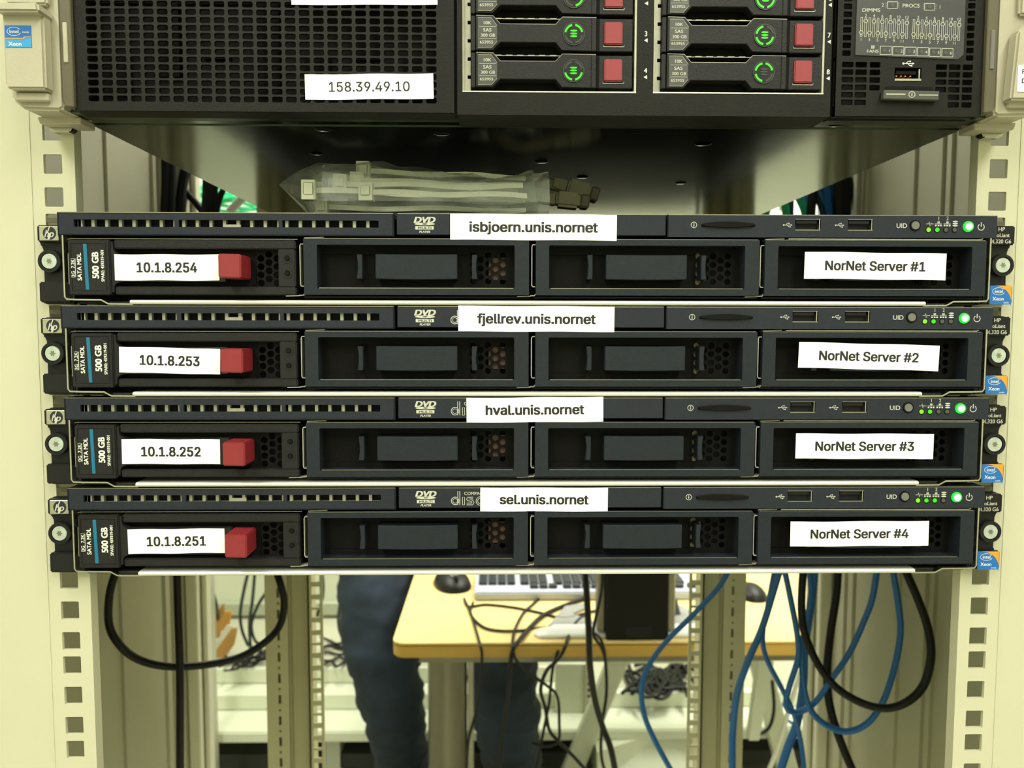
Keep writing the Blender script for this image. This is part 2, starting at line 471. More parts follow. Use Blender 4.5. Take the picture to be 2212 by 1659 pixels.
def screw(parent, x, z, y0=-7, key='screw'):
    b = MB(); b.ringprism(x * 0, 0, 4.0, 5.4, -1.0, 3.5, n=28)
    for i in range(28):
        t = 2 * pi * i / 28
        b.box(5.2 * cos(t) - .25, 5.2 * cos(t) + .25, -0.6, 3.5, 5.2 * sin(t) - .25, 5.2 * sin(t) + .25)
    o = b.build('thumb_screw', M_EAR, parent, key=key + 'k'); o.location = (x * MM, y0 * MM, z * MM)
    b = MB().cyl(0, 0, 4.05, -0.9, 1.0, 28, 0.12)
    o2 = b.build('screw_head', M_SCREW, o, key=key + 'h', smooth=False)
    star = []
    for i in range(24):
        t = 2 * pi * i / 24; r = 1.2 + 0.35 * cos(6 * t)
        star.append((r * cos(t), r * sin(t)))
    MB().prism(star, -0.93, -0.8).build('star_socket', M_STEELD, o, key=key + 's')
    return o

def perf(b, x0, x1, z0, z1, r, pitch, y0, y1):
    """staggered round perforation"""
    cw = pitch * 0.87; n = int((x1 - x0) / cw)
    cw = (x1 - x0) / n
    for i in range(n):
        xa = x0 + i * cw; sh = pitch / 2 if i % 2 else 0
        z = z0 + sh
        if sh: b.box(xa, xa + cw, y0, y1, z0, z0 + sh)
        while z + pitch <= z1 + 1e-6:
            c = (xa + cw / 2, z + pitch / 2)
            rr = min(r, cw / 2 - .05)
            b.cell(xa, xa + cw, z, z + pitch, c[0] - rr, c[0] + rr, c[1] - rr, c[1] + rr, rr * 0.999, y0, y1, 2, outer=False)
            z += pitch
        if z < z1 - 1e-6: b.box(xa, xa + cw, y0, y1, z, z1)

def usb_icon(b, x, z, s, y):
    b.ribbon([(x - s, z), (x + s * .9, z)], s * .16, y, y + .05)
    b.cyl(x - s, z, s * .22, y, y + .05, 12)
    b.prism([(x + s * .8, z - s * .22), (x + s * 1.25, z), (x + s * .8, z + s * .22)], y, y + .05)
    b.ribbon([(x - s * .5, z), (x - s * .1, z + s * .45), (x + s * .35, z + s * .45)], s * .13, y, y + .05)
    b.cyl(x + s * .35, z + s * .45, s * .18, y, y + .05, 8)
    b.ribbon([(x - s * .1, z), (x + s * .25, z - s * .45), (x + s * .55, z - s * .45)], s * .13, y, y + .05)
    b.box(x + s * .5, x + s * .8, y, y + .05, z - s * .6, z - s * .3)

def info_icon(b, x, z, r, y):
    b.ringprism(x, z, r * .82, r, y, y + .05, n=20)
    b.box(x - r * .14, x + r * .14, y, y + .05, z - r * .5, z + r * .2)
    b.box(x - r * .14, x + r * .14, y, y + .05, z + r * .35, z + r * .6)

def oval_sticker(parent, x, z, wd, h, y, kind):
    """processor maker's badge: blue swoosh on orange"""
    if kind == 'new':
        o = MB().box(x - wd / 2, x + wd / 2, y, y + .2, z - h / 2, z + h / 2).build('processor_sticker', mat('sticker_blue', (30, 104, 178), 0.35, vary=0.03), parent, bevel=0.08)
        MB().prism([(x - wd / 2 + .1, z - h * .12), (x + wd * .2, z - h * .12), (x + wd * .28, z - h * .04), (x + wd / 2 - .1, z - h * .04), (x + wd / 2 - .1, z + h * .0), (x + wd * .25, z - h * .0), (x + wd * .17, z - h * .07), (x - wd / 2 + .1, z - h * .07)], y - .05, y).build('sticker_stripe', mat('sticker_orange', (214, 150, 60), 0.4, vary=0.03), o)
        MB().prism([(x - wd / 2 + .1, z - h / 2 + .1), (x + wd / 2 - .1, z - h / 2 + .1), (x + wd / 2 - .1, z - h * .06), (x + wd * .28, z - h * .06), (x + wd * .2, z - h * .14), (x - wd / 2 + .1, z - h * .14)], y - .04, y).build('sticker_field', mat('sticker_light_blue', (60, 150, 205), 0.4, vary=0.03), o)
        b = MB(); b.text('intel', x - wd * .14, z + h * .22, h * .22, y - .08, bold=.01); b.text('inside', x + wd * .29, z + h * .2, h * .12, y - .08)
        b.text('Xeon', x - wd * .12, z - h * .34, h * .24, y - .08, bold=.02)
        for i in range(20):
            a0 = radians(30 + 15.5 * i); a1 = radians(30 + 15.5 * (i + 1))
            q = [(x - wd * .14 + wd * .26 * cos(a), z + h * .22 + h * .19 * sin(a)) for a in (a0, a1)]
            b.ribbon(q, 0.18, y - .08, y - .04)
        b.build('lettering', M_PRINTW, o)
        return o
    o = MB().box(x - wd / 2, x + wd / 2, y, y + .2, z - h / 2, z + h / 2).build('processor_sticker', mat('sticker_orange2', (222, 150, 48), 0.4, vary=0.03), parent, bevel=0.1, key='pst')
    poly = [(x - wd / 2, z - h / 2), (x + wd / 2 - .4, z - h / 2)]
    for i in range(11):
        t = radians(-12 + i * 105 / 10)
        poly.append((x - wd * .30 + wd * .80 * cos(t), z - h * .42 + h * .92 * sin(t)))
    poly.append((x - wd / 2, z + h / 2))
    MB().prism(poly, y - .05, y).build('sticker_swoosh', mat('sticker_blue', (30, 104, 178), 0.35, vary=0.03), o, key='psb')
    b = MB(); b.text('intel', x - wd * .1, z + h * .2, h * .24, y - .1, bold=.01); b.text('Xeon', x - wd * .12, z - h * .2, h * .26, y - .1, bold=.01)
    b.text('inside', x + wd * .26, z - h * .4, h * .12, y - .1)
    for i in range(20):
        a0 = radians(30 + 15.5 * i); a1 = radians(30 + 15.5 * (i + 1))
        q = [(x - wd * .1 + wd * .29 * cos(a), z + h * .2 + h * .19 * sin(a)) for a in (a0, a1)]
        b.ribbon(q, 0.16, y - .1, y - .05)
    b.build('lettering', M_PRINTW, o, key='pstl')
    return o

GRN = {0: 2, 1: 2, 2: 2, 3: 3}
def make_server(i):
    lab = ['topmost thin black rack server, sticker reading 10.1.8.254, plastic bag lying on it',
           'second thin black rack server from the top, sticker reading 10.1.8.253',
           'third thin black rack server from the top, sticker reading 10.1.8.252',
           'lowest thin black rack server, sticker reading 10.1.8.251, cables hanging below it'][i]
    s = empty('rack_server', (0, 0, rackz(T0 - i * U)), lab, 'server', 'four thin rack servers stacked without gaps')
    sx = [0.1, 0, 0, -0.1][i]; s.location.x = sx * MM
    # ---- chassis: closed steel body behind the bays
    b = MB().box(-220, 220, 12, 612, -43.4, -1.0)
    b.box(-220, 220, -4, 12, -2.2, -1.0).box(-220, 220, -6, 12, -43.4, -42.4)
    b.box(-222.6, -221.6, -6, 12, -43.0, -1.0).box(221.6, 222.6, -6, 12, -43.0, -1.0)
    b.build('chassis', M_CHAS, s, key='chassis')
    MB().box(-221, 221, 8, 11.5, -42.3, -2.4).build('bay_interior', M_DARK, s, key='bayint')
    # rounded bright lip and the stepped edge at its two ends
    lip = MB(); prof = []
    for k in range(9):
        t = pi * k / 8; prof.append((-9.2 - 1.3 * sin(t), -42.75 + 1.15 * cos(t)))
    xs = (-193, 193); n = len(prof)
    vs = [(x, y, z) for x in xs for y, z in prof]
    lip.add(vs, [(k, k + n, k + n + 1, k + 1) for k in range(n - 1)] + [tuple(range(n)), tuple(range(2 * n - 1, n - 1, -1))])
    lip.box(-193, 193, -9.2, 6, -43.9, -41.6)
    lip.build('bottom_lip', mat('lip_steel', (226, 226, 214), .3, .45, vary=.05, vscale=20), s, key='lip', smooth=True)
    for sd in (-1, 1):
        e = MB()
        e.ribbon([(sd * 224.3, -10.8), (sd * 224.3, -40.2), (sd * 223.4, -41.4), (sd * 219, -41.6), (sd * 207, -41.7), (sd * 203.6, -43.6), (sd * 192, -43.7)], 0.75, YB + .3, 4)
        e.ribbon([(sd * 221.0, -18), (sd * 222.3, -19.6), (sd * 222.3, -34), (sd * 221.0, -35.2)], 0.5, YB + 1.2, 2)
        e.box(sd * 225.2, sd * 226.4, -5, 3, -42, -1)
        e.build('steel_edge', M_STEEL, s, key='edge%d' % sd)
    # ---- top bar, vent section
    b = MB(); z0, z1 = -10.9, 0.0; ha, hb = -6.7, -3.5
    slots = [(-218.6, -170.9), (-168.9, -121.3), (-119.6, -73.5)]
    cuts = [-226.3, -169.9, -120.4, -66.2]
    for (a, c), (xa, xb) in zip(slots, zip(cuts, cuts[1:])):
        b.cell(xa, xb, z0, z1, a, c, hb - 3.4, ha + 3.4 if False else hb, 0.25, YB, YB + 1.6, 1, outer=False)
    b.box(-226.3, -66.2, YB, 2, -0.6, 0).box(-226.3, -66.2, YB, 2, -10.9, -10.3).box(-226.3, -225.5, YB, 0, -10.9, 0).box(-67, -66.2, YB, 2, -10.9, 0)
    b.build('vent_bezel', M_BEZEL, s, key='ventb')
    g = MB()
    for a, c in slots:
        g.box(a - 1, c + 1, YB + 4.0, YB + 4.6, -10.2, -7.2).box(a - 1, c + 1, YB + 4.0, YB + 4.6, -2.9, -0.8)
        nb = 8
        for k in range(nb):
            xx = a + 1.6 + k * 6.5
            if xx < c + .6: g.box(xx - .75, xx + .75, YB + 2.2, YB + 4.6, -8, -2)
    g.box(-147.5, -140, YB + 2.0, YB + 3.0, -7.2, -5.4)
    g.box(-217.6, -215.6, YB + 2.2, YB + 4.6, -8, -2)
    g.build('vent_grille', M_ZINC, s, key='ventg')
    MB().box(-226, -66.5, YB + 6, YB + 7, -10.8, -.8).build('vent_backing', M_DARK, s, key='ventd')
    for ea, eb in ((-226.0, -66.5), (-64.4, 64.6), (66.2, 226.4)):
        MB().box(ea, eb, YB - .08, YB + .6, -.3, .06).build('edge_highlight', M_STEELD, s, key='pe%d' % ea)  # highlight on the bar's top edge, built as a pale steel strip
    # ---- optical drive
    od = MB().box(-64.8, 65.0, YB, 0, -10.2, 0.0).build('optical_drive', M_BEZEL, s, bevel=0.25, key='odrv')
    b = MB(); b.text('DVD', -51.4, -3.1, 3.7, YB - .06, bold=.035, shear=.25, sx=1.25)
    b.cyl(-51.4, -5.05, 4.9, YB - .06, YB - .02, 24, rz=.62)
    b.box(-55.9, -47.1, YB - .06, YB - .02, -7.7, -6.1)
    b.text('PLAYER', -51.4, -8.8, 1.35, YB - .06, bold=.03, shear=.2, sx=1.1)
    b.build('lettering', M_PRINT, od, key='dvdp')
    b = MB(); b.text('MULTI', -51.4, -6.95, 1.5, YB - .1, bold=.01, sx=1.5); b.cyl(-51.4, -5.05, 1.2, YB - .1, YB - .06, 12, rz=.25)
    b.build('dark_lettering', M_BEZEL, od, key='dvdm')
    # compact disc mark, outlined letters
    b = MB(); x = -37.6
    for r_ in (1.1, 1.9):
        b.ringprism(x + .6, -6.6, r_ * .86 + .1, r_ + .15, YB - .06, YB - .02, n=16)
    b.ribbon([(x + 1.9, -8.6), (x + 1.9, -1.9), (x + 2.9, -1.9), (x + 2.9, -8.6)], .28, YB - .06, YB - .02)
    b.ribbon([(x + 4.2, -8.6), (x + 4.2, -4.8), (x + 5.2, -4.8), (x + 5.2, -8.6), (x + 4.2, -8.6)], .28, YB - .06, YB - .02)
    b.ribbon([(x + 9.4, -4.8), (x + 6.8, -4.8), (x + 6.2, -5.7), (x + 6.6, -6.5), (x + 8.8, -6.9), (x + 8.9, -7.7), (x + 6.3, -7.7)], .28, YB - .06, YB - .02)
    b.ribbon([(x + 9.4, -5.6), (x + 7.4, -5.6), (x + 9.2, -6.3), (x + 9.9, -7.4), (x + 9.2, -8.6), (x + 6.3, -8.6)], .28, YB - .06, YB - .02)
    b.ringprism(x + 13.0, -6.7, 1.2, 1.45, YB - .06, YB - .02, 40, 320, n=12); b.ringprism(x + 13.0, -6.7, 2.0, 2.25, YB - .06, YB - .02, 40, 320, n=14)
    b.text('COMPACT', x + 10.3, -2.9, 2.1, YB - .06, bold=.01)
    b.build('disc_mark', M_PRINT, od, key='cdm')
    # ---- control panel
    cp = MB()
    ports = [(127.9, 140.4), (153.7, 166.0)]
    xa = 65.9
    for (a, c), xb in zip(ports, (147, 172)):
        cp.cell(xa, xb, -10.8, 0, a, c, -7.4, -1.9, 0.2, YB, 0, 1, outer=False); xa = xb
    cp.box(xa, 226.8, YB, 0, -10.8, 0).box(65.9, 66.4, YB, 0, -10.8, 0)
    cp.box(65.9, 172, YB + .02, 0, -.1, 0).box(65.9, 172, YB + .02, 0, -10.8, -10.7)
    cpo = cp.build('control_panel', M_BEZEL, s, key='cpan')
    pb = MB()
    for a, c in ports: pb.box(a, c, YB + 3.5, YB + 4, -7.4, -1.9).box(a + .8, c - 1.6, YB + 1.0, YB + 3.5, -4.0, -2.4)
    pb.build('port_block', M_DARK, cpo, key='pblk')
    pm = MB()
    for a, c in ports:
        pm.box(a + .1, c - .1, YB + .1, YB + 3, -7.35, -7.1).box(c - .75, c - .4, YB + .2, YB + 3, -7.0, -2.1)
        pm.box(a + .1, c - .1, YB + .1, YB + 3, -2.15, -1.95)
    pm.build('port_shell', M_STEEL, cpo, key='pshl')
    b = MB(); poly = []
    for k in range(25):
        t = k / 24; poly.append((82.5 + 25.5 * t, -4.6 + 1.15 * sin(pi * t) ** .7))
    for k in range(25):
        t = 1 - k / 24; poly.append((82.5 + 25.5 * t, -5.4 - 0.9 * sin(pi * t) ** .8))
    b.prism(poly, YB - 1.3, YB)
    b.prism([(82.5, -4.4), (108, -4.4), (108.6, -5.0), (108, -5.9), (82.5, -5.9), (81.9, -5.1)], YB - .35, YB)
    b.build('pull_tab', M_RECESS, cpo, bevel=.25, key='ptab')
    b = MB().cyl(182.2 + 4.3, -4.9, 2.75, YB - .5, YB, 24, .06)
    b.build('button_ring', M_RECESS, cpo, key='uring')
    MB().cyl(186.5, -4.9, 2.2, YB - .9, YB, 24, .15).build('locator_button', M_BTN, cpo, key='ubtn', smooth=True)
    for k in range(4):
        xx = 193.2 + k * 4.25
        on = k < GRN[i]
        o = MB().cyl(0, 0, 1.12, -.4, .1, 16, .12).build('status_lamp', (M_GREENY if k == 0 else M_GREEN) if on else M_OFF, cpo, key='lamp%d%d' % (on, k == 0))
        o.location = (xx * MM, YB * MM, -6.9 * MM)
    rg = MB().ringprism(0, 0, 1.1, 1.4, -.2, 0, n=18)
    for k in range(4):
        o = rg.build('lamp_ring', M_RECESS, cpo, key='lring'); o.location = ((193.2 + k * 4.25) * MM, YB * MM, -6.9 * MM)
    pw = MB().cyl(212.6, -5.3, 2.6, YB - .9, YB, 24, .1).build('power_button', M_GREENW, cpo, key='pwb', smooth=True)
    MB().cyl(212.6, -5.3, 1.75, YB - 1.0, YB - .9, 20, .1).build('power_button_core', M_GREENWC, cpo, key='pwc')
    b = MB(); yy = YB - .06
    info_icon(b, 78.6, -5.0, 1.5, yy)
    usb_icon(b, 124.2, -4.9, 1.9, yy); usb_icon(b, 149.6, -4.9, 1.9, yy)
    b.text('UID', 180.0, -5.0, 3.0, yy, bold=.01)
    b.ribbon([(192, -4.1), (193, -4.1), (193.4, -3.0), (193.9, -5.2), (194.3, -3.6), (194.6, -4.1), (195.6, -4.1)], .25, yy, yy + .05)
    for q in (198.0, 202.3):
        b.box(q - 1.8, q + 1.6, yy, yy + .05, -4.2, -3.95)
        b.box(q - .6, q + .6, yy, yy + .05, -3.7, -2.9); b.box(q - .15, q + .15, yy, yy + .05, -4.2, -3.3)
        for q2 in (q - 1.3, q, q + 1.2): b.box(q2 - .4, q2 + .4, yy, yy + .05, -5.2, -4.5)
    b.text('1', 198.0, -1.4, 2.3, yy); b.text('2', 202.3, -1.4, 2.3, yy)
    for q in (-2.9, -3.9, -4.9): b.cyl(206.2, q, 1.3, yy, yy + .05, 14, rz=.38)
    b.ringprism(219.0, -5.5, 1.35, 1.7, yy, yy + .05, 125, 415, n=20); b.box(218.8, 219.2, yy, yy + .05, -5.3, -3.2)
    b.build('lettering', M_PRINT, cpo, key='cplet')
    # ---- drive carrier, left bay
    dc = empty_part('drive_carrier', s)
    b = MB(); x0, x1, zz0, zz1 = -200.2, -113.8, -39.2, -13.0
    b.box(x0, x1 + .2, YB + .5, 4, -17.2, zz1).box(x0, x1 + .2, YB + .5, 4, zz0, -35.2)
    b.box(-122, x1, YB + .6, 4, -35.4, -17.0)
    b.build('carrier_frame', M_CARR, dc, bevel=.5, seg=2, key='cfr')
    b = MB(); b.box(-200, -133.4, YB + 6.5, YB + 7.5, -35.4, -17)
    perf(b, -133.4, -121.6, -35.2, -17.2, 1.75, 3.95, YB + 4.5, YB + 5.6)
    b.build('perforated_plate', M_RECESS, dc, key='cperf')
    b = MB().box(-221.2, -201.4, YB - 1.4, 4, -39.4, -13.2)
    b.build('label_block', M_CARR, dc, bevel=.5, seg=2, key='lblk')
    MB().ribbon([(-219.6, -14.9), (-203.2, -14.9), (-203.2, -37.4), (-219.6, -37.4), (-219.6, -14.9)], .25, YB - 1.5, YB - 1.3).build('label_border', M_RECESS, dc, key='lbrd')
    MB().prism([(-213.8, -15.2), (-212.2, -15.2), (-211.6, -36.9), (-213.2, -36.9)], YB - 1.48, YB - 1.35).build('blue_stripe', M_TEAL, dc, key='bst')
    b = MB(); yl = YB - 1.5
    b.text('500 GB', -208.3, -25.3, 4.1, yl, rot=90, bold=.03, sx=.95)
    b.text('SATA MDL', -215.9, -26.0, 2.7, yl, rot=90, bold=.02, sx=.98)
    b.text('3G  7.2K', -218.9, -26.6, 2.2, yl, rot=90, bold=.01, sx=.98)
    b.text('SPARE: 459319-001', -204.9, -25.6, 1.9, yl, rot=90, bold=.02, sx=.95)
    b.ribbon([(-219.8, -30.9), (-217.8, -30.9), (-217.8, -22.2), (-219.8, -22.2)], .22, yl, yl + .05)
    b.build('lettering', M_PRINTW, dc, key='sata')
    arm = [(-201.6, -14), (-200.4, -14), (-200.2, -16.5)]
    for k in range(7):
        t = radians(180 + 90 * k / 6); arm.append((-196.2 + 4.0 * cos(t), -17.0 + 3.0 * sin(t)))
    arm += [(-147.8, -19.8), (-147.2, -20.4), (-147.2, -32.9), (-196.5, -32.9)]
    for k in range(7):
        t = radians(90 + 90 * k / 6); arm.append((-196.2 + 4.0 * cos(t), -35.4 + 2.4 * sin(t)))
    arm += [(-200.4, -38), (-201.6, -38)]
    MB().prism(arm, YB - .3, YB + 4).build('handle', M_CARR, dc, key='harm')
    b = MB().prism([(-146.9, -31.6), (-136.4, -31.8), (-136.2, -20.6), (-146.9, -20.4)], YB - 11, YB + 5)
    b.build('eject_button', M_RED, dc, bevel=.55, seg=2, key='ejb')
    for zz in (-21.6, -28.8):
        o = MB().ringprism(0, 0, 1.5, 2.3, -.15, 0.3, n=20).build('lamp_rim', M_CARR, dc, key='lrim'); o.location = (-117.6 * MM, (YB + .45) * MM, zz * MM)
        o = MB().cyl(0, 0, 1.3, -.5, .3, 16, .25).build('drive_lamp', M_RECESS, dc, key='dlamp', smooth=True); o.location = (-117.6 * MM, (YB + .45) * MM, zz * MM)
    MB().ribbon([(-223, -12.6), (-221.5, -12.3), (-113, -12.3)], .35, YB + 2.5, 4).build('guide_wire', M_STEELD, dc, key='gw0')
    # ---- blank bays
    for k, x0 in enumerate((-109.7, 2.2, 113.6)):
        bl = empty_part('bay_blank', s); bl.location = (x0 * MM, 0, 0)
        b = MB(); b.cell(0, 108.6, -39.0, -12.2, 6.4, 101.6, -36.0, -15.0, 0.6, YB, YB + 11, 2)
        b.build('blank_frame', M_BLANK, bl, key='blf')
        b = MB(); b.box(6.2, 79.5, YB + 10.5, YB + 11.2, -36, -15)
        b.box(6.4, 79.5, YB + 9.3, YB + 10.5, -36, -33.4).box(6.4, 79.5, YB + 9.3, YB + 10.5, -18.8, -15)
        perf(b, 79.5, 97.9, -33.9, -16.9, 1.62, 4.2, YB + 10, YB + 11.1)
        b.box(79.5, 101.8, YB + 10, YB + 11.1, -36, -33.9).box(79.5, 101.8, YB + 10, YB + 11.1, -16.9, -15).box(97.9, 101.8, YB + 10, YB + 11.1, -33.9, -16.9)
        b.build('recess_plate', M_RECESS, bl, key='blr')
        MB().ribbon([(7.2, -35.7), (101.0, -35.7)], .35, YB + .4, YB + 1.0).ribbon([(.6, -12.1), (108, -12.1)], .3, YB + .1, YB + .6).build('pale_edge', M_STEELD, bl, key='ble')  # thin grey steel strips along the frame's edges
        b = MB()
        nseg = 10; top = []; bot = []
        for q in range(nseg + 1):
            t = q / nseg; xx = 34.2 + 39.6 * t; c_ = .25 * sin(pi * t)
            top.append((xx, -19.3 + .0 - c_ * .6)); bot.append((xx, -31.3 + 0 - c_))
        b.prism(top + bot[::-1], YB + 1.5, YB + 10.5)
        b.build('grip_block', M_BLANK, bl, bevel=.35, key='blg')
        for q, (xt, sg) in enumerate(((25.0, -1), (80.6, 1))):
            pl = []
            for r_ in range(9):
                t = r_ / 8; pl.append((xt + 1.5 + sg * (1.5 - .6 * sin(pi * t)), -19.4 - 11.9 * t))
            for r_ in range(9):
                t = 1 - r_ / 8; pl.append((xt + 1.5 - sg * (1.2 + .1 * sin(pi * t)), -19.4 - 11.9 * t))
            MB().prism(pl, YB + 2.0, YB + 10.5).build('finger_tab', M_BLANK, bl, bevel=.25, key='blt%d' % q)
        if k < 2 and i < 4:
            MB().box(80 if k else 89, 85.6 if k else 97.5, YB + 12.2, YB + 13.5, -33.5 if k else -31, -17.2 if k else -20).build('rear_connector', mat('connector_brown', (104, 74, 58), .6, vary=.15) if k == 0 else mat('connector_buff', (150, 140, 112), .6, vary=.1), bl, key='rc%d' % k)
        br = MB().ribbon([(-.2, -14.6), (-1.6, -14.7), (-1.9, -15.6), (-1.9, -34.0), (-1.6, -34.8), (-.2, -34.9)], .4, YB + 1.0, YB + 8)
        br.ribbon([(-2.6, -39.2), (-.6, -39.2), (-.1, -38.4)], .35, YB + 1, YB + 6).ribbon([(-9, -39.6), (-2.4, -39.4)], .3, YB + 1, YB + 6)
        br.ribbon([(.3, -13.4), (.3, -11.7), (9.6, -11.4)], .35, YB + 1, YB + 6)
        br.build('bay_bracket', M_ZINC, bl, key='blb')
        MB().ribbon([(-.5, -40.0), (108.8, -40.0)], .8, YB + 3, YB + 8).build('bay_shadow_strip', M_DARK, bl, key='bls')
    MB().ribbon([(125, -11.5), (219.5, -11.6), (220.5, -11.0)], .35, YB + .4, YB + 4).build('bar_seam', M_ZINC, s, key='bseam')
    # ---- ears
    for sd in (-1, 1):
        ear = empty_part('mounting_ear', s)
        x_out = 238.6
        poly = [(222.6, -5.6), (x_out - 1.4, -5.6), (x_out, -7.0), (x_out, -14.6), (x_out - 1.6, -16.4), (x_out - 1.6, -33.5), (x_out - .3, -34.6), (x_out - .2, -42.6), (x_out - 1.4, -43.6), (222.6, -43.6)]
        if sd > 0: poly = [(222.6, -4.2)] + [(x_out - 1.6, -4.2), (x_out - .6, -5.4), (x_out - .6, -14.0), (x_out - 2.2, -16.4), (x_out - 2.2, -33.5), (x_out - .6, -34.6), (x_out - .6, -42.8), (222.6, -42.8)]
        b = MB(); zt = poly[1][1]
        top = [(x, z) for x, z in poly]
        b.prism([(sd * x, z) for x, z in poly], -4.0, -0.2)
        b.box(sd * 222.6, sd * (x_out - .8), -7.2, -4, -13.8, zt - .3)
        b.box(sd * 222.6, sd * (x_out - .8), -7.2, -4, -42.8, -33.0 if sd < 0 else -33.6)
        b.build('ear_plate', M_EAR, ear, bevel=.6, seg=2, key='ear%d' % sd)
        screw(ear, sd * 232.5, -23.7 + (0.6 if sd < 0 else 0), -6.2)
        MB().box(sd * 230, sd * 236.5, -.2, 0.8, -3.9, -1.6).build('ear_tab', M_EARB, ear, key='etab%d' % sd)
        if sd < 0:
            bd = MB().box(-236.4, -227.2, -7.8, -7.2, -13.3, -6.4).build('silver_badge', M_STEEL, ear, bevel=.25, key='badge')
            MB().cyl(-231.4, -9.8, 3.15, -7.9, -7.78, 28).build('badge_disc', M_INK, bd, key='badged')
            b = MB().text('hp', -231.5, -10.0, 4.6, -7.95, bold=.012, shear=.3, sx=.95)
            b.ribbon([(-232.3, -9.6), (-231.2, -6.75)], .5, -7.95, -7.9); b.ribbon([(-232.2, -12.85), (-231.2, -9.9)], .5, -7.95, -7.9)
            b.build('badge_lettering', M_PRINT, bd, key='badgel')
        else:
            b = MB().text('HP', 230.9, -6.2, 2.6, -7.3, bold=.01); b.text('ProLiant', 230.6, -9.1, 2.5, -7.3, bold=.01, sx=.98); b.text('DL320 G6', 230.4, -12.1, 2.6, -7.3, bold=.01, sx=.95)
            b.build('lettering', M_PRINT, ear, key='earl')
    oval_sticker(s, 231.7, -38.3, 10.8, 9.2, -7.5, 'old')
    # ---- stickers
    x0, x1, zc, h, t = S_NAME[i]; sticker(s, x0, x1, zc, h, t, NAMES[i], 6.3, YB - .25, .027, i, tw=(62, 57.7, 48.3, 44)[i])
    x0, x1, zc, h, t = S_IP[i]; sticker(s, x0, x1, zc, h, t, IPS[i], 6.3, YB - .65, .028, i + 3, tw=28.8)
    x0, x1, zc, h, t = S_SRV[i]; sticker(s, x0, x1, zc, h, t, 'NorNet Server #%d' % (i + 1), 6.2, YB + 1.2, .023, i + 5, tw=49.5)
    return s
def empty_part(name, parent):
    o = bpy.data.objects.new(name, None); COL.objects.link(o); o.parent = parent; o.empty_display_size = .01; return o
for i in range(4): make_server(i)

# ================================================================ BIG SERVER ABOVE
big = empty('large_server', (0, 0, rackz(T0)), 'large black server above the gap, with mesh front and maroon drive buttons', 'server')
YF = -27.0
big.scale = (1, 1, 0.92); big.location.z = rackz(T0 + 3.44)
ZB = 43.0      # bottom of its bezel above T0
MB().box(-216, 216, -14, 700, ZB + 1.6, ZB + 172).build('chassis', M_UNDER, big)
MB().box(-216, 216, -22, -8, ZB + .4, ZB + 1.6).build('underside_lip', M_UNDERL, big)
for k, (xx, yy, r) in enumerate(((-104, 12, 3.2), (-120, 70, 2.6), (-45, 20, 3), (55, -2, 3), (95, 40, 3.4), (150, -3, 3), (-60, 190, 3), (40, 140, 3), (110, 160, 3), (-95, 120, 2.4), (10, 90, 3))):
    o = MB().add([(xx + (r + 1.2 * q) * cos(2 * pi * j / 16), yy + (r + 1.2 * q) * sin(2 * pi * j / 16), ZB + 1.6 - .6 * (1 - q)) for q in (0, 1) for j in range(16)],
             [tuple(range(16))[::-1]] + [(j, (j + 1) % 16, (j + 1) % 16 + 16, j + 16) for j in range(16)]).build('dimple', M_UNDER, big, smooth=True)
for z_, y_ in ((ZB + 1.3, -6), (ZB + 1.3, 4)):
    MB().box(-214, 214, y_, y_ + .6, z_ - .2, z_ + .5).build('underside_crease', M_UNDERL, big)
# mesh section of the bezel
b = MB(); gx0, gx1 = -201.8, -43.2; nc = 25; cw = (gx1 - gx0) / nc; rp = 3.78; z = ZB + 4.0; nr = 32
for r in range(nr):
    for c in range(nc):
        xa = gx0 + c * cw; za = z + r * rp
        b.cell(xa, xa + cw, za, za + rp, xa + .75, xa + cw - .75, za + .45, za + rp - .45, .8, YF, YF + 1.6, 2, outer=False)
b.box(-207.2, gx0, YF, YF + 12, ZB, ZB + 171).box(gx1, -36.0, YF, YF + 12, ZB, ZB + 171)
b.box(gx0, gx1, YF, YF + 12, ZB, ZB + 4.0).box(gx0, gx1, YF, YF + 12, z + nr * rp, ZB + 171)
b.build('mesh_bezel', M_BIG, big)
MB().box(gx0 - 2, gx1 + 2, YF + 11, YF + 12, ZB + 2, ZB + 160).build('mesh_backing', M_DARK, big)
b = MB()
for k in range(7): b.box(gx0 + 4 + k * 23, gx0 + 16 + k * 23, YF + 8, YF + 11, ZB + 10 + (k % 3) * 9, ZB + 30 + (k % 2) * 25)
b.box(gx0, gx1, YF + 9, YF + 10, ZB + 55, ZB + 58).build('fan_grille', M_RECESS, big); bpy.data.objects['fan_grille']['kind'] = 'stuff'
MB().prism([(-207.2, ZB), (-36, ZB - .5), (-36, ZB + .6), (-207.2, ZB + .8)], YF + .8, YF + 12).build('bezel_chin', M_BIG, big)
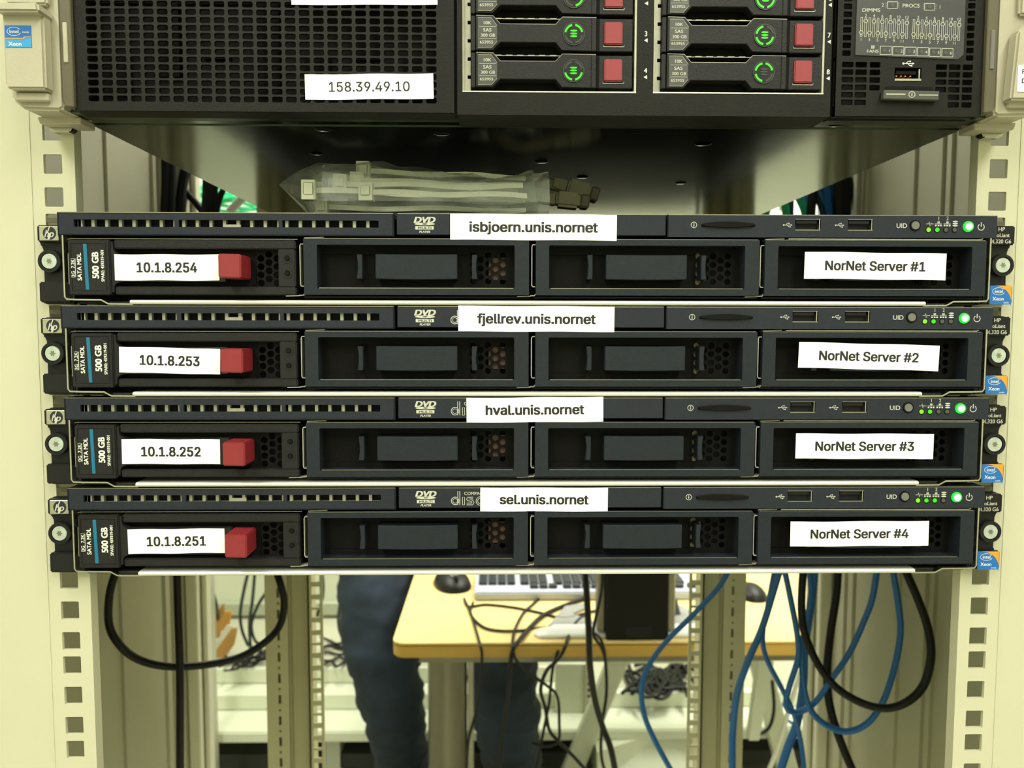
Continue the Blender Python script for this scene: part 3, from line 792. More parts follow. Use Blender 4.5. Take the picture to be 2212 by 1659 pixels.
# drive cage bezel
b = MB()
cx0, cx1 = -34.6, 136.4
w1, w2, w3, w4 = -32.2, 47.0, 54.8, 133.2
zt = ZB + 84; zb_ = ZB + 10.4
for a, c in ((cx0, w1), (w2, w3), (w4, cx1)): b.box(a, c, YF, YF + 22, ZB - .8, ZB + 171)
for a, c in ((w1, w2), (w3, w4)): b.box(a, c, YF, YF + 22, ZB - .8, zb_).box(a, c, YF, YF + 22, zt, ZB + 171)
b.build('cage_bezel', M_BIG, big)
MB().box(w1, w4, YF + 20, YF + 21.5, zb_, zt).build('cage_interior', M_DARK, big)
NUM = {(0, 0): '4', (0, 1): '3', (0, 2): '2', (0, 3): '1', (1, 0): '8', (1, 1): '7', (1, 2): '6', (1, 3): '5'}
ARCS = {(0, 0): (2, 3), (0, 1): (0, 1), (0, 2): (3,), (0, 3): (0, 1), (1, 0): (0, 1, 2), (1, 1): (1, 2, 3), (1, 2): (2, 3), (1, 3): (0,)}
DISK = {(0, 0), (0, 1), (1, 1), (1, 2)}
for col, (wa, wb) in enumerate(((w1, w2), (w3, w4))):
    # steel liner with notched left flange
    b = MB(); zz = zb_
    zq = zb_
    while zq < zt:
        b.box(wa + .4, wa + 3.6, YF + 3, YF + 3.8, zq, zq + 7.0).box(wa + .4, wa + 2.2, YF + 3, YF + 3.8, zq + 7.0, zq + 8.8)
        zq += 8.8
    b.box(wa, wa + .4, YF + .2, YF + 20, zb_, zt)
    b.build('notched_liner', M_ZINC, big)
    MB().box(wa, wb, YF - .15, YF + 6, zb_ - .25, zb_ + .35).build('liner_sill', M_STEEL, big)
    MB().box(wb - .9, wb, YF + .1, YF + 6, zb_, zt).build('liner_side', M_ZINC, big)
    for row in range(4):
        zc0 = zb_ + 2.2 + row * 17.75
        dr = bpy.data.objects.new('drive_carrier', None); COL.objects.link(dr); dr.parent = big; dr.empty_display_size = .01
        dr.location = ((wa + 3.8) * MM, YF * MM, zc0 * MM)
        dr.scale = (.948, 1, 1.06)
        # dashes under the carrier
        d = MB()
        for k in range(14):
            xx = 6.2 + k * 5.3 if k else 6.8
            d.box(xx, xx + (3.2 if k < 7 else 2.6), 2.5, 4, -1.5, -1.15 if k < 7 else -1.3)
        d.build('slot_dashes', M_ZINC, dr, key='dash')
        H = 15.4
        MB().prism([(0, 0), (2.2, 0), (2.2, H + .5), (0, H + .5)], .5, 16).build('hinge_block', M_CARR, dr, bevel=.25, key='hb')
        poly = [(2.4, 0), (10.4, 0), (14.2, 3.6), (40.6, 3.6), (43.6, .1), (60.2, -.2), (60.2, H - .2), (43.8, H - .1), (40.6, H - 3.4), (14.2, H - 3.4), (10.8, H + .2), (2.4, H + .4)]
        MB().prism(poly, -.4, 6).build('latch_handle', M_CARR, dr, bevel=.25, key='lh')
        MB().ribbon([(2.6, H + .2), (10.7, H), (14.1, H - 3.6), (40.5, H - 3.6), (43.8, H - .3), (60, H - .4)], .22, -.5, 0).build('handle_edge', M_STEELD, dr, key='lhe')
        MB().box(4, 60, 8, 10, .5, H - .8).box(4, 60, 7.8, 8, H - 3.2, H - 2.8).build('carrier_body', M_RECESS, dr, key='cb')
        MB().box(8, 44, 2, 9, H - .5, H - .2).build('top_edge', M_STEELD, dr, key='te')
        MB().prism([(3.4, .8), (9.8, .8), (12.6, 3.8), (12.6, 10.8), (9.8, H - .9), (3.4, H - .9)], -.7, 0).build('label_plate', mat('plate_grey', (70, 70, 66), .4, vary=.05), dr, key='lp')
        MB().ribbon([(3.4, .8), (9.8, .8), (12.6, 3.8)], .18, -.78, -.6).ribbon([(12.6, 10.8), (9.8, H - .9), (3.4, H - .9)], .18, -.78, -.6).build('plate_edge', M_STEELD, dr, key='lpe')
        b = MB(); b.text('10K', 8.0, 12.1, 2.0, -.8, bold=.012, wd=3.6); b.text('SAS', 7.9, 8.9, 2.1, -.8, bold=.012, wd=4.0)
        b.text('300 GB', 8.2, 6.5, 1.9, -.8, bold=.012, wd=6.8); b.text('653955', 7.5, 3.4, 1.75, -.8, bold=.012, wd=6.4)
        b.box(4, 11.9, -.8, -.75, 10.35, 10.5).box(4, 12.2, -.8, -.75, 4.9, 5.05)
        b.build('lettering', M_PRINT, dr, key='saslet')
        MB().box(57.6, 57.9, -.5, 1, .2, H - .5).box(60.4, 61.6, .5, 14, 0, H - .6).build('handle_gap', M_RECESS, dr, key='hg')
        MB().box(61.4, 77.6, 0, 14, -.2, H - .7).build('button_frame', M_CARR, dr, bevel=.3, key='bf')
        MB().ribbon([(63.4, 2.6), (63.4, 1.9), (73.2, 1.9), (73.6, 2.6)], .3, -.3, 0).build('button_rim', M_STEELD, dr, key='br')
        MB().prism([(63.9, 2.7), (72.6, 2.7), (72.6, 12.9), (63.9, 12.9)], -1.2, 3).build('eject_button', M_RED2, dr, bevel=.5, seg=2, key='eb')
        MB().cyl(49.2, 7.4, 5.2, -.8, 0, 28).build('status_disc', M_EAR, dr, key='sd')
        MB().ringprism(49.2, 7.4, 4.95, 5.15, -.9, -.75, n=28).build('disc_rim', M_OFF, dr, key='sr')
        for q in range(4):
            on = q in ARCS[(col, row)]
            MB().ringprism(49.2, 7.4, 3.6, 4.5, -1.0, -.78, 12 + 90 * q - (0), 80 + 90 * q, n=6).build('ring_lamp', (M_GREEN if not (col == 1 and q in (2, 3)) else M_GREEND) if on else M_OFF if False else (M_GREEN if on else mat('lamp_unlit', (40, 46, 38), .4, vary=.05)), dr, key='rl%d%d' % (q, on))
        dk = (col, row) in DISK
        for q in range(3):
            MB().cyl(49.2, 6.3 + q * 1.25, 1.7, -1.0, -.8, 16, rz=.42).build('disk_lamp', M_GREEN if dk else mat('lamp_unlit', (40, 46, 38)), dr, key='dk%d%d' % (q, dk))
        b = MB(); xn = ((wb + 4.2) - (wa + 3.8)) / .948 if col == 0 else ((wb + 1.9) - (wa + 3.8)) / .948
        b.text(NUM[(col, row)], xn, 8.0, 3.0, -.06, bold=.012)
        b.prism([(xn - .9, 5.0), (xn + .8, 4.1), (xn + .8, 5.9)], -.1, -.04)
        b.build('slot_number', M_PRINTW, dr)
MB().box(136.6, 138.0, YF + 3, YF + 12, ZB, ZB + 171).build('bezel_gap', M_DARK, big)
MB().box(-35.8, -34.8, YF + 3, YF + 12, ZB, ZB + 171).build('bezel_gap', M_DARK, big)
# right control section
sec = empty_part('control_section', big)
b = MB()
X0, X1 = 138.2, 204.6
def zpx(v): return ZB + (246 - v) / 4.44         # v of the photograph at this bezel's height
def xpx(u): return (u - 1803) / 4.67 + 138.2
SL = [xpx(1817), xpx(1836)]; SR = [xpx(2084), xpx(2103)]
cols_l = [(1817, 1843), (1846, 1872), (1876, 1902)]; cols_r = [(2020, 2046), (2049, 2075), (2078, 2104)]
ztop = zpx(-60)
# side columns of small vents, above v=120
def vent_col(ua, ub, va, vb, step, left, right, y0=YF, y1=YF + 1.5):
    """stack of rounded vents filling left..right between va (top) and vb"""
    n = max(1, round((vb - va) / step)); h = (vb - va) / n
    for k in range(n):
        za, zc = zpx(va + (k + 1) * h), zpx(va + k * h)
        b.cell(xpx(left), xpx(right), za, zc, xpx(ua), xpx(ub), za + .5, zc - .5, .5, y0, y1, 2, outer=False)
vent_col(1818, 1836, -80, 120, 16.5, 1803, 1842)
vent_col(2085, 2101, -80, 128, 16.5, 2078, 2116)
b.box(xpx(1842), xpx(2078), YF, YF + 1.5, zpx(128), zpx(-80))
b.box(xpx(1803), xpx(1842), YF, YF + 1.5, zpx(128), zpx(120))
for ua, ub, l, r in ((1818, 1843, 1803, 1845), (1847, 1872, 1845, 1874), (1878, 1901, 1874, 1906)):
    bot = 226 if ua < 1870 else 194
    vent_col(ua, ub, 128, bot, 16.3, l, r)
    b.box(xpx(l), xpx(r), YF, YF + 1.5, ZB - .3, zpx(bot))
for ua, ub, l, r in ((2021, 2045, 2016, 2048), (2049, 2074, 2048, 2077), (2079, 2101, 2077, 2116)):
    bot = 230 if ua > 2045 else 197
    vent_col(ua, ub, 132, bot, 16.3, l, r)
    b.box(xpx(l), xpx(r), YF, YF + 1.5, zpx(132), zpx(128)); b.box(xpx(l), xpx(r), YF, YF + 1.5, ZB - .3, zpx(bot))
pu0, pu1, pv0, pv1 = 1932, 1990, 142, 170
b.cell(xpx(1906), xpx(2016), zpx(176), zpx(128), xpx(pu0), xpx(pu1), zpx(pv1), zpx(pv0), .2, YF, YF + 1.5, 1, outer=False)
b.box(xpx(1906), xpx(2016), YF, YF + 1.5, ZB - .3, zpx(176))
b.box(X0, X1, YF, YF + 6, ZB + 120, ZB + 171).box(X0, X0 + .6, YF, YF + 12, ZB - .3, ZB + 120)
b.box(xpx(2116), X1 + 2.0, YF, YF + 6, ZB - .3, ZB + 171)
b.build('section_bezel', M_BIG, sec)
MB().box(X0 + .6, X1, YF + 9, YF + 10, ZB, ZB + 171).build('section_backing', M_DARK, sec)
p = MB().prism([(xpx(1845), zpx(116)), (xpx(2066), zpx(124)), (xpx(2078), zpx(114)), (xpx(2078), zpx(-60)), (xpx(1845), zpx(-60))], YF - .5, YF).build('diagnostic_panel', mat('panel_grey', (56, 56, 58), .42, vary=.05, bump=.1), sec)
b = MB(); yy = YF - .58
def tx(st, u, v, s, **k): b.text(st, xpx(u), zpx(v), s, yy, **k)
tx('DIMMS', 1876, 20, 2.3, bold=.01, wd=8.2); tx('PROCS', 1961, 10, 2.4, bold=.01, wd=7.8); tx('2', 1900, 9, 2.3); tx('1', 2023, 12, 2.3)
tx('FANS', 1882, 108, 2.0, bold=.01, wd=5.4)
for uc, vc in ((1921, 9), (2001, 12)):
    b.ribbon([(xpx(uc - 11), zpx(vc - 7)), (xpx(uc + 11), zpx(vc - 7)), (xpx(uc + 11), zpx(vc + 7)), (xpx(uc - 11), zpx(vc + 7)), (xpx(uc - 11), zpx(vc - 7))], .3, yy, yy + .05)
    for q in (-4, 0, 4):
        b.box(xpx(uc - 14.5), xpx(uc - 12.5), yy, yy + .05, zpx(vc + q) - .1, zpx(vc + q) + .1).box(xpx(uc + 12.5), xpx(uc + 14.5), yy, yy + .05, zpx(vc + q) - .1, zpx(vc + q) + .1)
for g, (ub, vb) in enumerate(((1856, 36), (1968.5, 39.5))):
    for k in range(12):
        uu = ub + k * 8.85; vv = vb + k * .35
        odd = k % 2 == 0
        b.box(xpx(uu - 2.3), xpx(uu - 1.5), yy, yy + .05, zpx(vv + 40), zpx(vv)).box(xpx(uu + 1.5), xpx(uu + 2.3), yy, yy + .05, zpx(vv + 40), zpx(vv))
        b.box(xpx(uu - 2.3), xpx(uu + 2.3), yy, yy + .05, zpx(vv), zpx(vv - .8)).box(xpx(uu - 2.3), xpx(uu + 2.3), yy, yy + .05, zpx(vv + 40.8), zpx(vv + 40))
        vc = vv + 32 if odd else vv + 7
        b.ringprism(xpx(uu), zpx(vc), .75, 1.0, yy - .05, yy, n=12)
        tx(str(k + 1), uu, vv + 46.5 if odd else vv - 5, 1.9)
for k in range(6):
    ua = 1898 + k * 26.6; va = 97 + k * .8
    b.ribbon([(xpx(ua), zpx(va)), (xpx(ua + 24), zpx(va)), (xpx(ua + 24), zpx(va + 18)), (xpx(ua), zpx(va + 18)), (xpx(ua), zpx(va))], .3, yy, yy + .05)
    tx(str(k + 1), ua + 19.5, va + 9.5, 2.0)
for k in range(4):
    t = radians(45 + 90 * k); b.cyl(xpx(1882) + .6 * cos(t), zpx(99) + .6 * sin(t), .4, yy, yy + .05, 8)
b.build('lettering', M_PRINT, p)
b = MB()
for g, (ub, vb) in enumerate(((1856, 36), (1968.5, 39.5))):
    for k in range(12):
        uu = ub + k * 8.85; vv = vb + k * .35; vc = vv + 32 if k % 2 == 0 else vv + 7
        b.cyl(xpx(uu), zpx(vc), .78, YF - .6, YF - .5, 12)
for uc, vc in ((1921, 9), (2001, 12)): b.cyl(xpx(uc), zpx(vc), 1.0, YF - .62, YF - .5, 12)
for k in range(6): b.cyl(xpx(1898 + k * 26.6 + 9), zpx(106 + k * .8), .95, YF - .62, YF - .5, 12)
o = b.build('fault_lamps', M_OFF, p); o['kind'] = 'stuff'
b = MB(); usb_icon(b, xpx(1961), zpx(133), 2.3, YF - .06); b.build('port_icon', M_PRINTW, sec)
MB().box(xpx(pu0) + .2, xpx(pu1) - .2, YF + 8, YF + 9, zpx(pv1), zpx(pv0)).box(xpx(pu0) + 1.2, xpx(pu1) - 2, YF + 1, YF + 8, zpx(155), zpx(148)).build('port_block', M_RECESS, sec)
b = MB()
for uu in (1939, 1949, 1958, 1969): b.box(xpx(uu) - .35, xpx(uu) + .35, YF + 1.2, YF + 4, zpx(160), zpx(157.5))
o = b.build('port_contacts', mat('gold_contact', (230, 140, 60), .3, .8, vary=.05), sec); o['kind'] = 'stuff'
MB().box(xpx(pu0) + .1, xpx(pu1) - .1, YF - .2, YF + 6, zpx(pv1) - .1, zpx(pv1) + .9).box(xpx(pu1) - 1.2, xpx(pu1) - .6, YF + .2, YF + 6, zpx(pv1) + .6, zpx(pv0) - .6).build('port_shell', M_STEEL, sec)
b = MB().prism([(xpx(1903), zpx(214)), (xpx(2023), zpx(216)), (xpx(2024), zpx(196)), (xpx(1904), zpx(194))], YF - 3.0, YF)
b.build('pull_tab', mat('tab_grey', (68, 70, 60), .42, vary=.05, bump=.1), sec, bevel=.4)
MB().prism([(xpx(1910), zpx(196)), (xpx(2018), zpx(197)), (xpx(2014), zpx(184)), (xpx(1914), zpx(183))], YF - .4, YF).build('tab_recess', M_RECESS, sec)
b = MB(); yy = YF - 3.06; info_icon(b, xpx(1964), zpx(204), 1.55, yy)
b.box(xpx(1909), xpx(1950), yy, yy + .05, zpx(204.5), zpx(202.5)).box(xpx(1979), xpx(2020), yy, yy + .05, zpx(206), zpx(204))
b.build('tab_lettering', M_PRINT, sec)
# side latches (ears)
for sd in (-1, 1):
    ear = empty_part('side_latch', big)
    prof = [(210.8, ZB + 171), (210.8, ZB + 1), (213, ZB - .6), (229, ZB - .2), (234.5, ZB + 4.5), (234.5, ZB + 171)]
    MB().prism([(sd * x, z) for x, z in prof], YF - 2, -1).build('latch_body', M_EARG, ear, bevel=1.6, seg=3)
    MB().prism([(sd * x, z) for x, z in ((206.6, ZB + 171), (206.6, ZB + 1), (210.6, ZB + 1.4), (211.6, ZB + 5), (211.6, ZB + 171))], YF - 2.4, -6).build('bronze_trim', M_EARB, ear, bevel=.4)
    MB().box(sd * 208.2, sd * 210.2, YF - 3.0, YF - 2, ZB + 22, ZB + 41).build('trim_window', M_EARG if sd < 0 else M_BTN, ear, bevel=.3)
    if sd < 0:
        lev = [(215.2, ZB + 7.5), (231.5, ZB + 7.5), (233.0, ZB + 9), (233.0, ZB + 45), (233, ZB + 46), (215.2, ZB + 46)]
        MB().prism([(sd * x, z) for x, z in lev], YF - 9, YF - 2).build('latch_lever', M_EARG, ear, bevel=1.0, seg=2)
        MB().prism([(sd * x, z) for x, z in ((214.2, ZB + 41.5), (233.5, ZB + 41.5), (235, ZB + 45.5), (214.8, ZB + 46))], YF - 14, YF - 2).build('finger_lip', M_EARG, ear, bevel=1.0, seg=2)
        MB().box(sd * 215, sd * 233, YF - 6, YF - 2, ZB + 48, ZB + 170).build('latch_cover', M_EARG, ear, bevel=1.0, seg=2)
    else:
        MB().prism([(x, z) for x, z in ((214.6, ZB + 5.5), (233, ZB + 5.5), (234, ZB + 44), (222.5, ZB + 44), (216.6, ZB + 38))], YF - 9, YF - 2).build('latch_lever', M_EARG, ear, bevel=1.0, seg=2)
        MB().box(219.5, 234, YF - 5, YF - 2, ZB + 47.5, ZB + 170).build('latch_cover', M_EARG, ear, bevel=1.0, seg=2)
    MB().box(sd * 216.5, sd * 231, YF - 5, YF - 2, ZB + 3.0, ZB + 7.2).build('lever_foot', M_EARG, ear, bevel=.6)
    MB().prism([(sd * x, z) for x, z in ((211, ZB), (231, ZB), (230, ZB - 3.4), (211, ZB - 3.4))], YF + 12, -1).build('mount_bracket', M_EARG, ear, bevel=.4)
    MB().prism([(sd * x, z) for x, z in ((218.5, ZB - 3.2), (230, ZB - 3.2), (228.5, ZB - 5.6), (220, ZB - 5.6))], -8, -2).build('bracket_hook', M_STEEL, ear, bevel=.5, seg=2)
oval_sticker(big, -226.2, ZB + 31.8, 11.6, 10.2, YF - 9.2, 'new')
o = MB().prism([(217.2, ZB + 9.2), (231.5, ZB + 8.8), (231.5, ZB + 22), (217.2, ZB + 22)], YF - 9.3, YF - 9).build('model_label', M_PAPER, big, bevel=.1)
b = MB().text('ProLiant', 219.0, ZB + 18.8, 3.0, YF - 9.4, 'L', bold=.01, wd=9.5); b.text('DL', 219.0, ZB + 14.4, 3.0, YF - 9.4, 'L', bold=.01)
b.build('lettering', M_INK, o)
# stickers
def big_sticker(x0, x1, z, h, tilt, st, size, wd):
    sticker(big, x0, x1, z, h, tilt, st, size, YF - .3, .010, 2, tw=wd)
big_sticker(-103.5, -45.4, ZB + 12.3, 12.2, .9, '158.39.49.10', 6.4, 36.6)
big_sticker(-109.0, -43.4, ZB + 57.6, 12.4, .6, '', 6.4, 34)

# ================================================================ BAG OF CABLE TIES on the top thin server
ZT = T0 + 1.0 - 1.6        # top face of the upper chassis, rack frame mm
def bagmat():
    mt = bpy.data.materials.new('clear_bag_film'); mt.use_nodes = True; nt = mt.node_tree
    b = nt.nodes['Principled BSDF']; b.inputs['Base Color'].default_value = (.55, .6, .5, 1); b.inputs['Roughness'].default_value = .22
    n = nt.nodes.new('ShaderNodeTexNoise'); n.inputs['Scale'].default_value = 35; n.inputs['Detail'].default_value = 6
    tc = nt.nodes.new('ShaderNodeTexCoord'); nt.links.new(tc.outputs['Object'], n.inputs['Vector'])
    r = nt.nodes.new('ShaderNodeMapRange'); r.inputs[1].default_value = .4; r.inputs[2].default_value = .75; r.inputs[3].default_value = .12; r.inputs[4].default_value = .5
    nt.links.new(n.outputs[0], r.inputs[0])
    lw = nt.nodes.new('ShaderNodeLayerWeight'); lw.inputs[0].default_value = .35
    pw = nt.nodes.new('ShaderNodeMath'); pw.operation = 'POWER'; pw.inputs[1].default_value = 3.0; nt.links.new(lw.outputs['Facing'], pw.inputs[0])
    ad = nt.nodes.new('ShaderNodeMath'); ad.operation = 'MULTIPLY_ADD'; ad.inputs[1].default_value = .55; ad.use_clamp = True
    nt.links.new(pw.outputs[0], ad.inputs[0]); nt.links.new(r.outputs[0], ad.inputs[2]); nt.links.new(ad.outputs[0], b.inputs['Alpha'])
    bp = nt.nodes.new('ShaderNodeBump'); bp.inputs['Strength'].default_value = .35; bp.inputs['Distance'].default_value = .002
    nt.links.new(n.outputs[0], bp.inputs['Height']); nt.links.new(bp.outputs[0], b.inputs['Normal'])
    return mt
def lerp_tab(tab, x):
    if x <= tab[0][0]: return tab[0][1]
    for (a, p), (b_, q) in zip(tab, tab[1:]):
        if x <= b_: return p + (q - p) * (x - a) / (b_ - a)
    return tab[-1][1]
bag = empty('cable_tie_bag', (-0.06, 0.05, rackz(ZT)), 'clear crumpled plastic bag of white cable ties lying on the topmost thin server', 'bag')
TOPZ = [(-140, 27), (-127, 33), (-108, 37), (-88, 36.5), (-60, 33), (-35, 29.5), (-12, 28), (2, 29), (10, 31)]
BOTZ = [(-140, 26), (-122, 8), (-110, 1), (-90, .6), (10, .6)]
vs = []; fs = []; nx, ny = 38, 10
rnd = random.Random(3)
import mathutils
for i in range(nx + 1):
    x = -140 + 150 * i / nx; zt_, zb2 = lerp_tab(TOPZ, x), lerp_tab(BOTZ, x)
    wmul = min(1, .12 + (i / 10))
    for j in range(ny * 2):
        t = 2 * pi * j / (ny * 2); yy = 70 - 62 * cos(t) * wmul
        k = abs(sin(t)) ** .6
        zm = (zt_ + zb2) / 2 if i < 8 else 9
        z = zm + (zt_ - zm) * k if sin(t) >= 0 else zm - (zm - zb2) * k
        nz = mathutils.noise.noise(Vector((x * .06, yy * .05, j * .02))) * 3 + mathutils.noise.noise(Vector((x * .2, yy * .13, 5))) * 1.2
        z = max(.4, min(zt_ + 1.2, z + nz * 1.3 * min(1, i / 8) * (k if sin(t) > 0 else 0)))
        vs.append((x, yy, z))
m_ = ny * 2
for i in range(nx):
    for j in range(m_):
        a = i * m_ + j; b2 = i * m_ + (j + 1) % m_
        fs.append((a, b2, b2 + m_, a + m_))
bb = MB(); bb.add([(x + 60, y - 50, z) for x, y, z in vs], fs)
BAGM = bagmat()
bb.build('bag_film', BAGM, bag)
# open mouth flap rising at the right
vs = []; fs = []
for i in range(13):
    x = -36 + 40 * i / 12
    top = lerp_tab([(-36, 24), (-26, 25), (-14, 28), (-6, 31), (0, 34), (4, 35)], x); 
    for j in range(7):
        t = j / 6; vs.append((x + 60 + 4 * t * (i / 12), 14 + 5 * sin(i * .5) + 3 * t, top - (top - 2) * t))
for i in range(12):
    for j in range(6):
        a = i * 7 + j; fs.append((a, a + 1, a + 8, a + 7))
vb = len(vs)
bb = MB(); bb.add(vs + [(x, y + .2, z) for x, y, z in vs], fs + [tuple(q + vb for q in f[::-1]) for f in fs])
bb.build('bag_mouth', BAGM, bag, smooth=True)
M_TIE = mat('cable_tie_white', (232, 234, 208), .5, vary=.05)
ties = [((-113, 0, 12), 3, 108, 9), ((-88, 18, 25), 2, 84, 9), ((-110, 16, 6), -4, 106, 8), ((-102, 30, 14), 2, 98, 8), ((-98, 6, 17), -2, 92, 8), ((-108, 40, 9), 5, 100, 8), ((-84, 2, 12), -3, 80, 8), ((-104, 24, 19), 1, 96, 7), ((-94, 48, 20), -4, 88, 7), ((-112, 12, 15), 4, 102, 7), ((-100, 36, 22), -1, 90, 7), ((-90, 10, 20), 3, 84, 7)]
for k, ((x, y, z), ang, ln, hh) in enumerate(ties):
    t = empty('cable_tie', ((x) * MM, (y + 20) * MM, rackz(ZT + z)), 'white nylon cable tie bundled inside the clear plastic bag', 'cable tie', 'white cable ties inside the clear bag')
    if k == 0: t['label'] = 'white cable tie in the bag with square head low at its left end'; 
    if k == 1: t['label'] = 'white cable tie whose square head stands up highest in the bag'
    t.rotation_euler = (0, 0, radians(ang))
    MB().box(-3.6, 3.6, -3.6, 3.6, -1, hh).box(-2.4, 2.4, -4.4, -4, 1.5, hh - 1.5).build('tie_head', M_TIE, t, bevel=1.0, seg=2, key='th%d' % hh)
    b = MB(); pts = [(3 + ln * q / 10, 1.5 + 1.5 * sin(q * .8 + k), -.3) for q in range(11)]; zz_ = [hh * .45 - (hh * .45 - 1 + .1 * k) * min(1, q / 8) * .6 + .7 * sin(q + k) for q in range(11)]
    for q in range(10):
        b.add([(pts[q][0], pts[q][1] - 2.6, zz_[q] - 1.3), (pts[q][0], pts[q][1] + 2.2, zz_[q] - 1.3), (pts[q][0], pts[q][1] + 2.2, zz_[q] + 1.3), (pts[q][0], pts[q][1] - 2.6, zz_[q] + 1.3),
               (pts[q + 1][0], pts[q + 1][1] - 2.2, zz_[q + 1] - 1.3), (pts[q + 1][0], pts[q + 1][1] + 2.2, zz_[q + 1] - 1.3), (pts[q + 1][0], pts[q + 1][1] + 2.2, zz_[q + 1] + 1.3), (pts[q + 1][0], pts[q + 1][1] - 2.2, zz_[q + 1] + 1.3)],
              [(0, 4, 5, 1), (1, 5, 6, 2), (2, 6, 7, 3), (3, 7, 4, 0)])
    b.build('tie_strap', M_TIE, t)
# beige connectors on a cord, right of the bag
def plug(pa, pb, r, label):
    d = empty('beige_plug', Vector(pa) * MM, label, 'plug')
    v = Vector(pb) - Vector(pa); L = v.length
    d.rotation_euler = v.to_track_quat('X', 'Z').to_euler()
    MB().box(0, L * .72, -r, r, -r * .75, r * .75).build('plug_body', M_BEIGE, d, bevel=1.6, seg=2)
    MB().prism([(-9, -3), (0, -r * .6), (0, r * .6), (-9, 3)], -r * .6, r * .6).build('strain_relief', M_BEIGE, d, bevel=.6)
    MB().box(L * .72, L, -r * .9, r * .9, -r * .65, r * .65).build('plug_collar', mat('beige_dark', (110, 104, 84), .5, vary=.05), d, bevel=1.0)
    return d
a1 = Pm(1225, 404, .50); b1 = Pm(1292, 424, .50); plug(a1, b1, 6.5, 'beige rounded connector plug lying behind the bag, upper one')
a2 = Pm(1200, 431, .478); b2 = Pm(1272, 438, .478); plug(a2, b2, 6.0, 'lower beige connector plug just above the front edge of the server')
def cable(name, label, cat, pts, r, m, group=None, px=True, nsm=8, n=8):
    """pts: (u, v, d) photograph position and distance, or mm world points when px is False"""
    def on(p):
        if p[2] is not None and p[2] > 0: return Vector(Pm(*p))
        H0 = DZ if p[2] is None else (319.5 if p[2] > -1.5 else 276.5) + rnd.random() * 14
        d = (FWD + RIGHT * ((p[0] - 1106) / FPX) - UP * ((p[1] - 829.5) / FPX))       # lying on the desk
        return (CAM + d * (((H0 + r + .6) * MM - CAM.z) / d.z)) * 1000
    q = [on(p) for p in pts] if px else [Vector(p) for p in pts]
    q = smooth_path(q, nsm)
    base = q[0]
    o = MB().tube([tuple(p - base) for p in q], r, n).build(name, m, smooth=True)
    o.location = base * MM
    return tag(o, label, cat, group)
cable('beige_cable', 'beige cord curving out of the bag mouth to the upper beige plug', 'cable', [(1060, 425, .50), (1090, 400, .50), (1130, 388, .5), (1165, 392, .5), (1195, 400, .5), (1222, 405, .5)], 3.6, M_BEIGE)
cable('beige_cable', 'short beige cord arching into the lower beige plug', 'cable', [(1120, 442, .478), (1145, 432, .478), (1170, 426, .478), (1197, 431, .478)], 3.4, M_BEIGE)

# ================================================================ DESK, KEYBOARD, MONITOR behind the rack
D = CAM.y  # world y of the camera
def wy(d): return (D + d) * 1000        # mm
DZ = 731.0
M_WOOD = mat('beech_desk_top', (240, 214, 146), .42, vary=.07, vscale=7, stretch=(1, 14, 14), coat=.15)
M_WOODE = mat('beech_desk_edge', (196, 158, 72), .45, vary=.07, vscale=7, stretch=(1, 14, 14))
M_PIPE = mat('desk_leg_metal', (120, 118, 104), .32, .9, vary=.05)
xl = Pm(848, 1395, 1.355)[0]
desk = empty('office_desk', (xl * MM, wy(1.345) * MM, 0), 'beech office desk with rounded corner holding keyboard and monitor', 'desk')
W_, DP = 1010, 570
def rrect(w, d, r, n=5):
    o = []
    for cx, cy, t in ((w - r, r, -90), (w - r, d - r, 0), (r, d - r, 90), (r, r, 180)):
        for k in range(n + 1):
            a = radians(t + 90 * k / n); o.append((cx + r * cos(a), cy + r * sin(a)))
    return o
def slab(poly, z0, z1):
    n = len(poly)
    return MB().add([(x, y, z0) for x, y in poly] + [(x, y, z1) for x, y in poly], [tuple(range(n))[::-1], tuple(range(n, 2 * n))] + [(i, (i + 1) % n, (i + 1) % n + n, i + n) for i in range(n)])
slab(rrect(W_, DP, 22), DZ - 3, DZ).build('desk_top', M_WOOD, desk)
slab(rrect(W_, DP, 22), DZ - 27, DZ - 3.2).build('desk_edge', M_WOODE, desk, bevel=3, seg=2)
MB().box(40, W_ - 40, 60, DP - 60, DZ - 60, DZ - 27).build('under_frame', M_PIPE, desk)
for xx, yy in ((88, 100), (W_ - 90, 100)):
    b = MB().add([(xx + 36 * cos(2 * pi * k / 24), yy + 36 * sin(2 * pi * k / 24), z) for z in (30, DZ - 60) for k in range(24)], [(k, (k + 1) % 24, (k + 1) % 24 + 24, k + 24) for k in range(24)] + [tuple(range(24))[::-1], tuple(range(24, 48))])
    b.build('desk_leg', M_PIPE, desk, smooth=True)
    MB().box(xx + 37, xx + 48, yy - 10, yy + 10, 30, DZ - 60).build('leg_rib', M_STEELD, desk, bevel=1)
    MB().box(xx - 40, xx + 40, yy - 60, yy + 430, 0, 30).build('leg_foot', M_PIPE, desk, bevel=6)
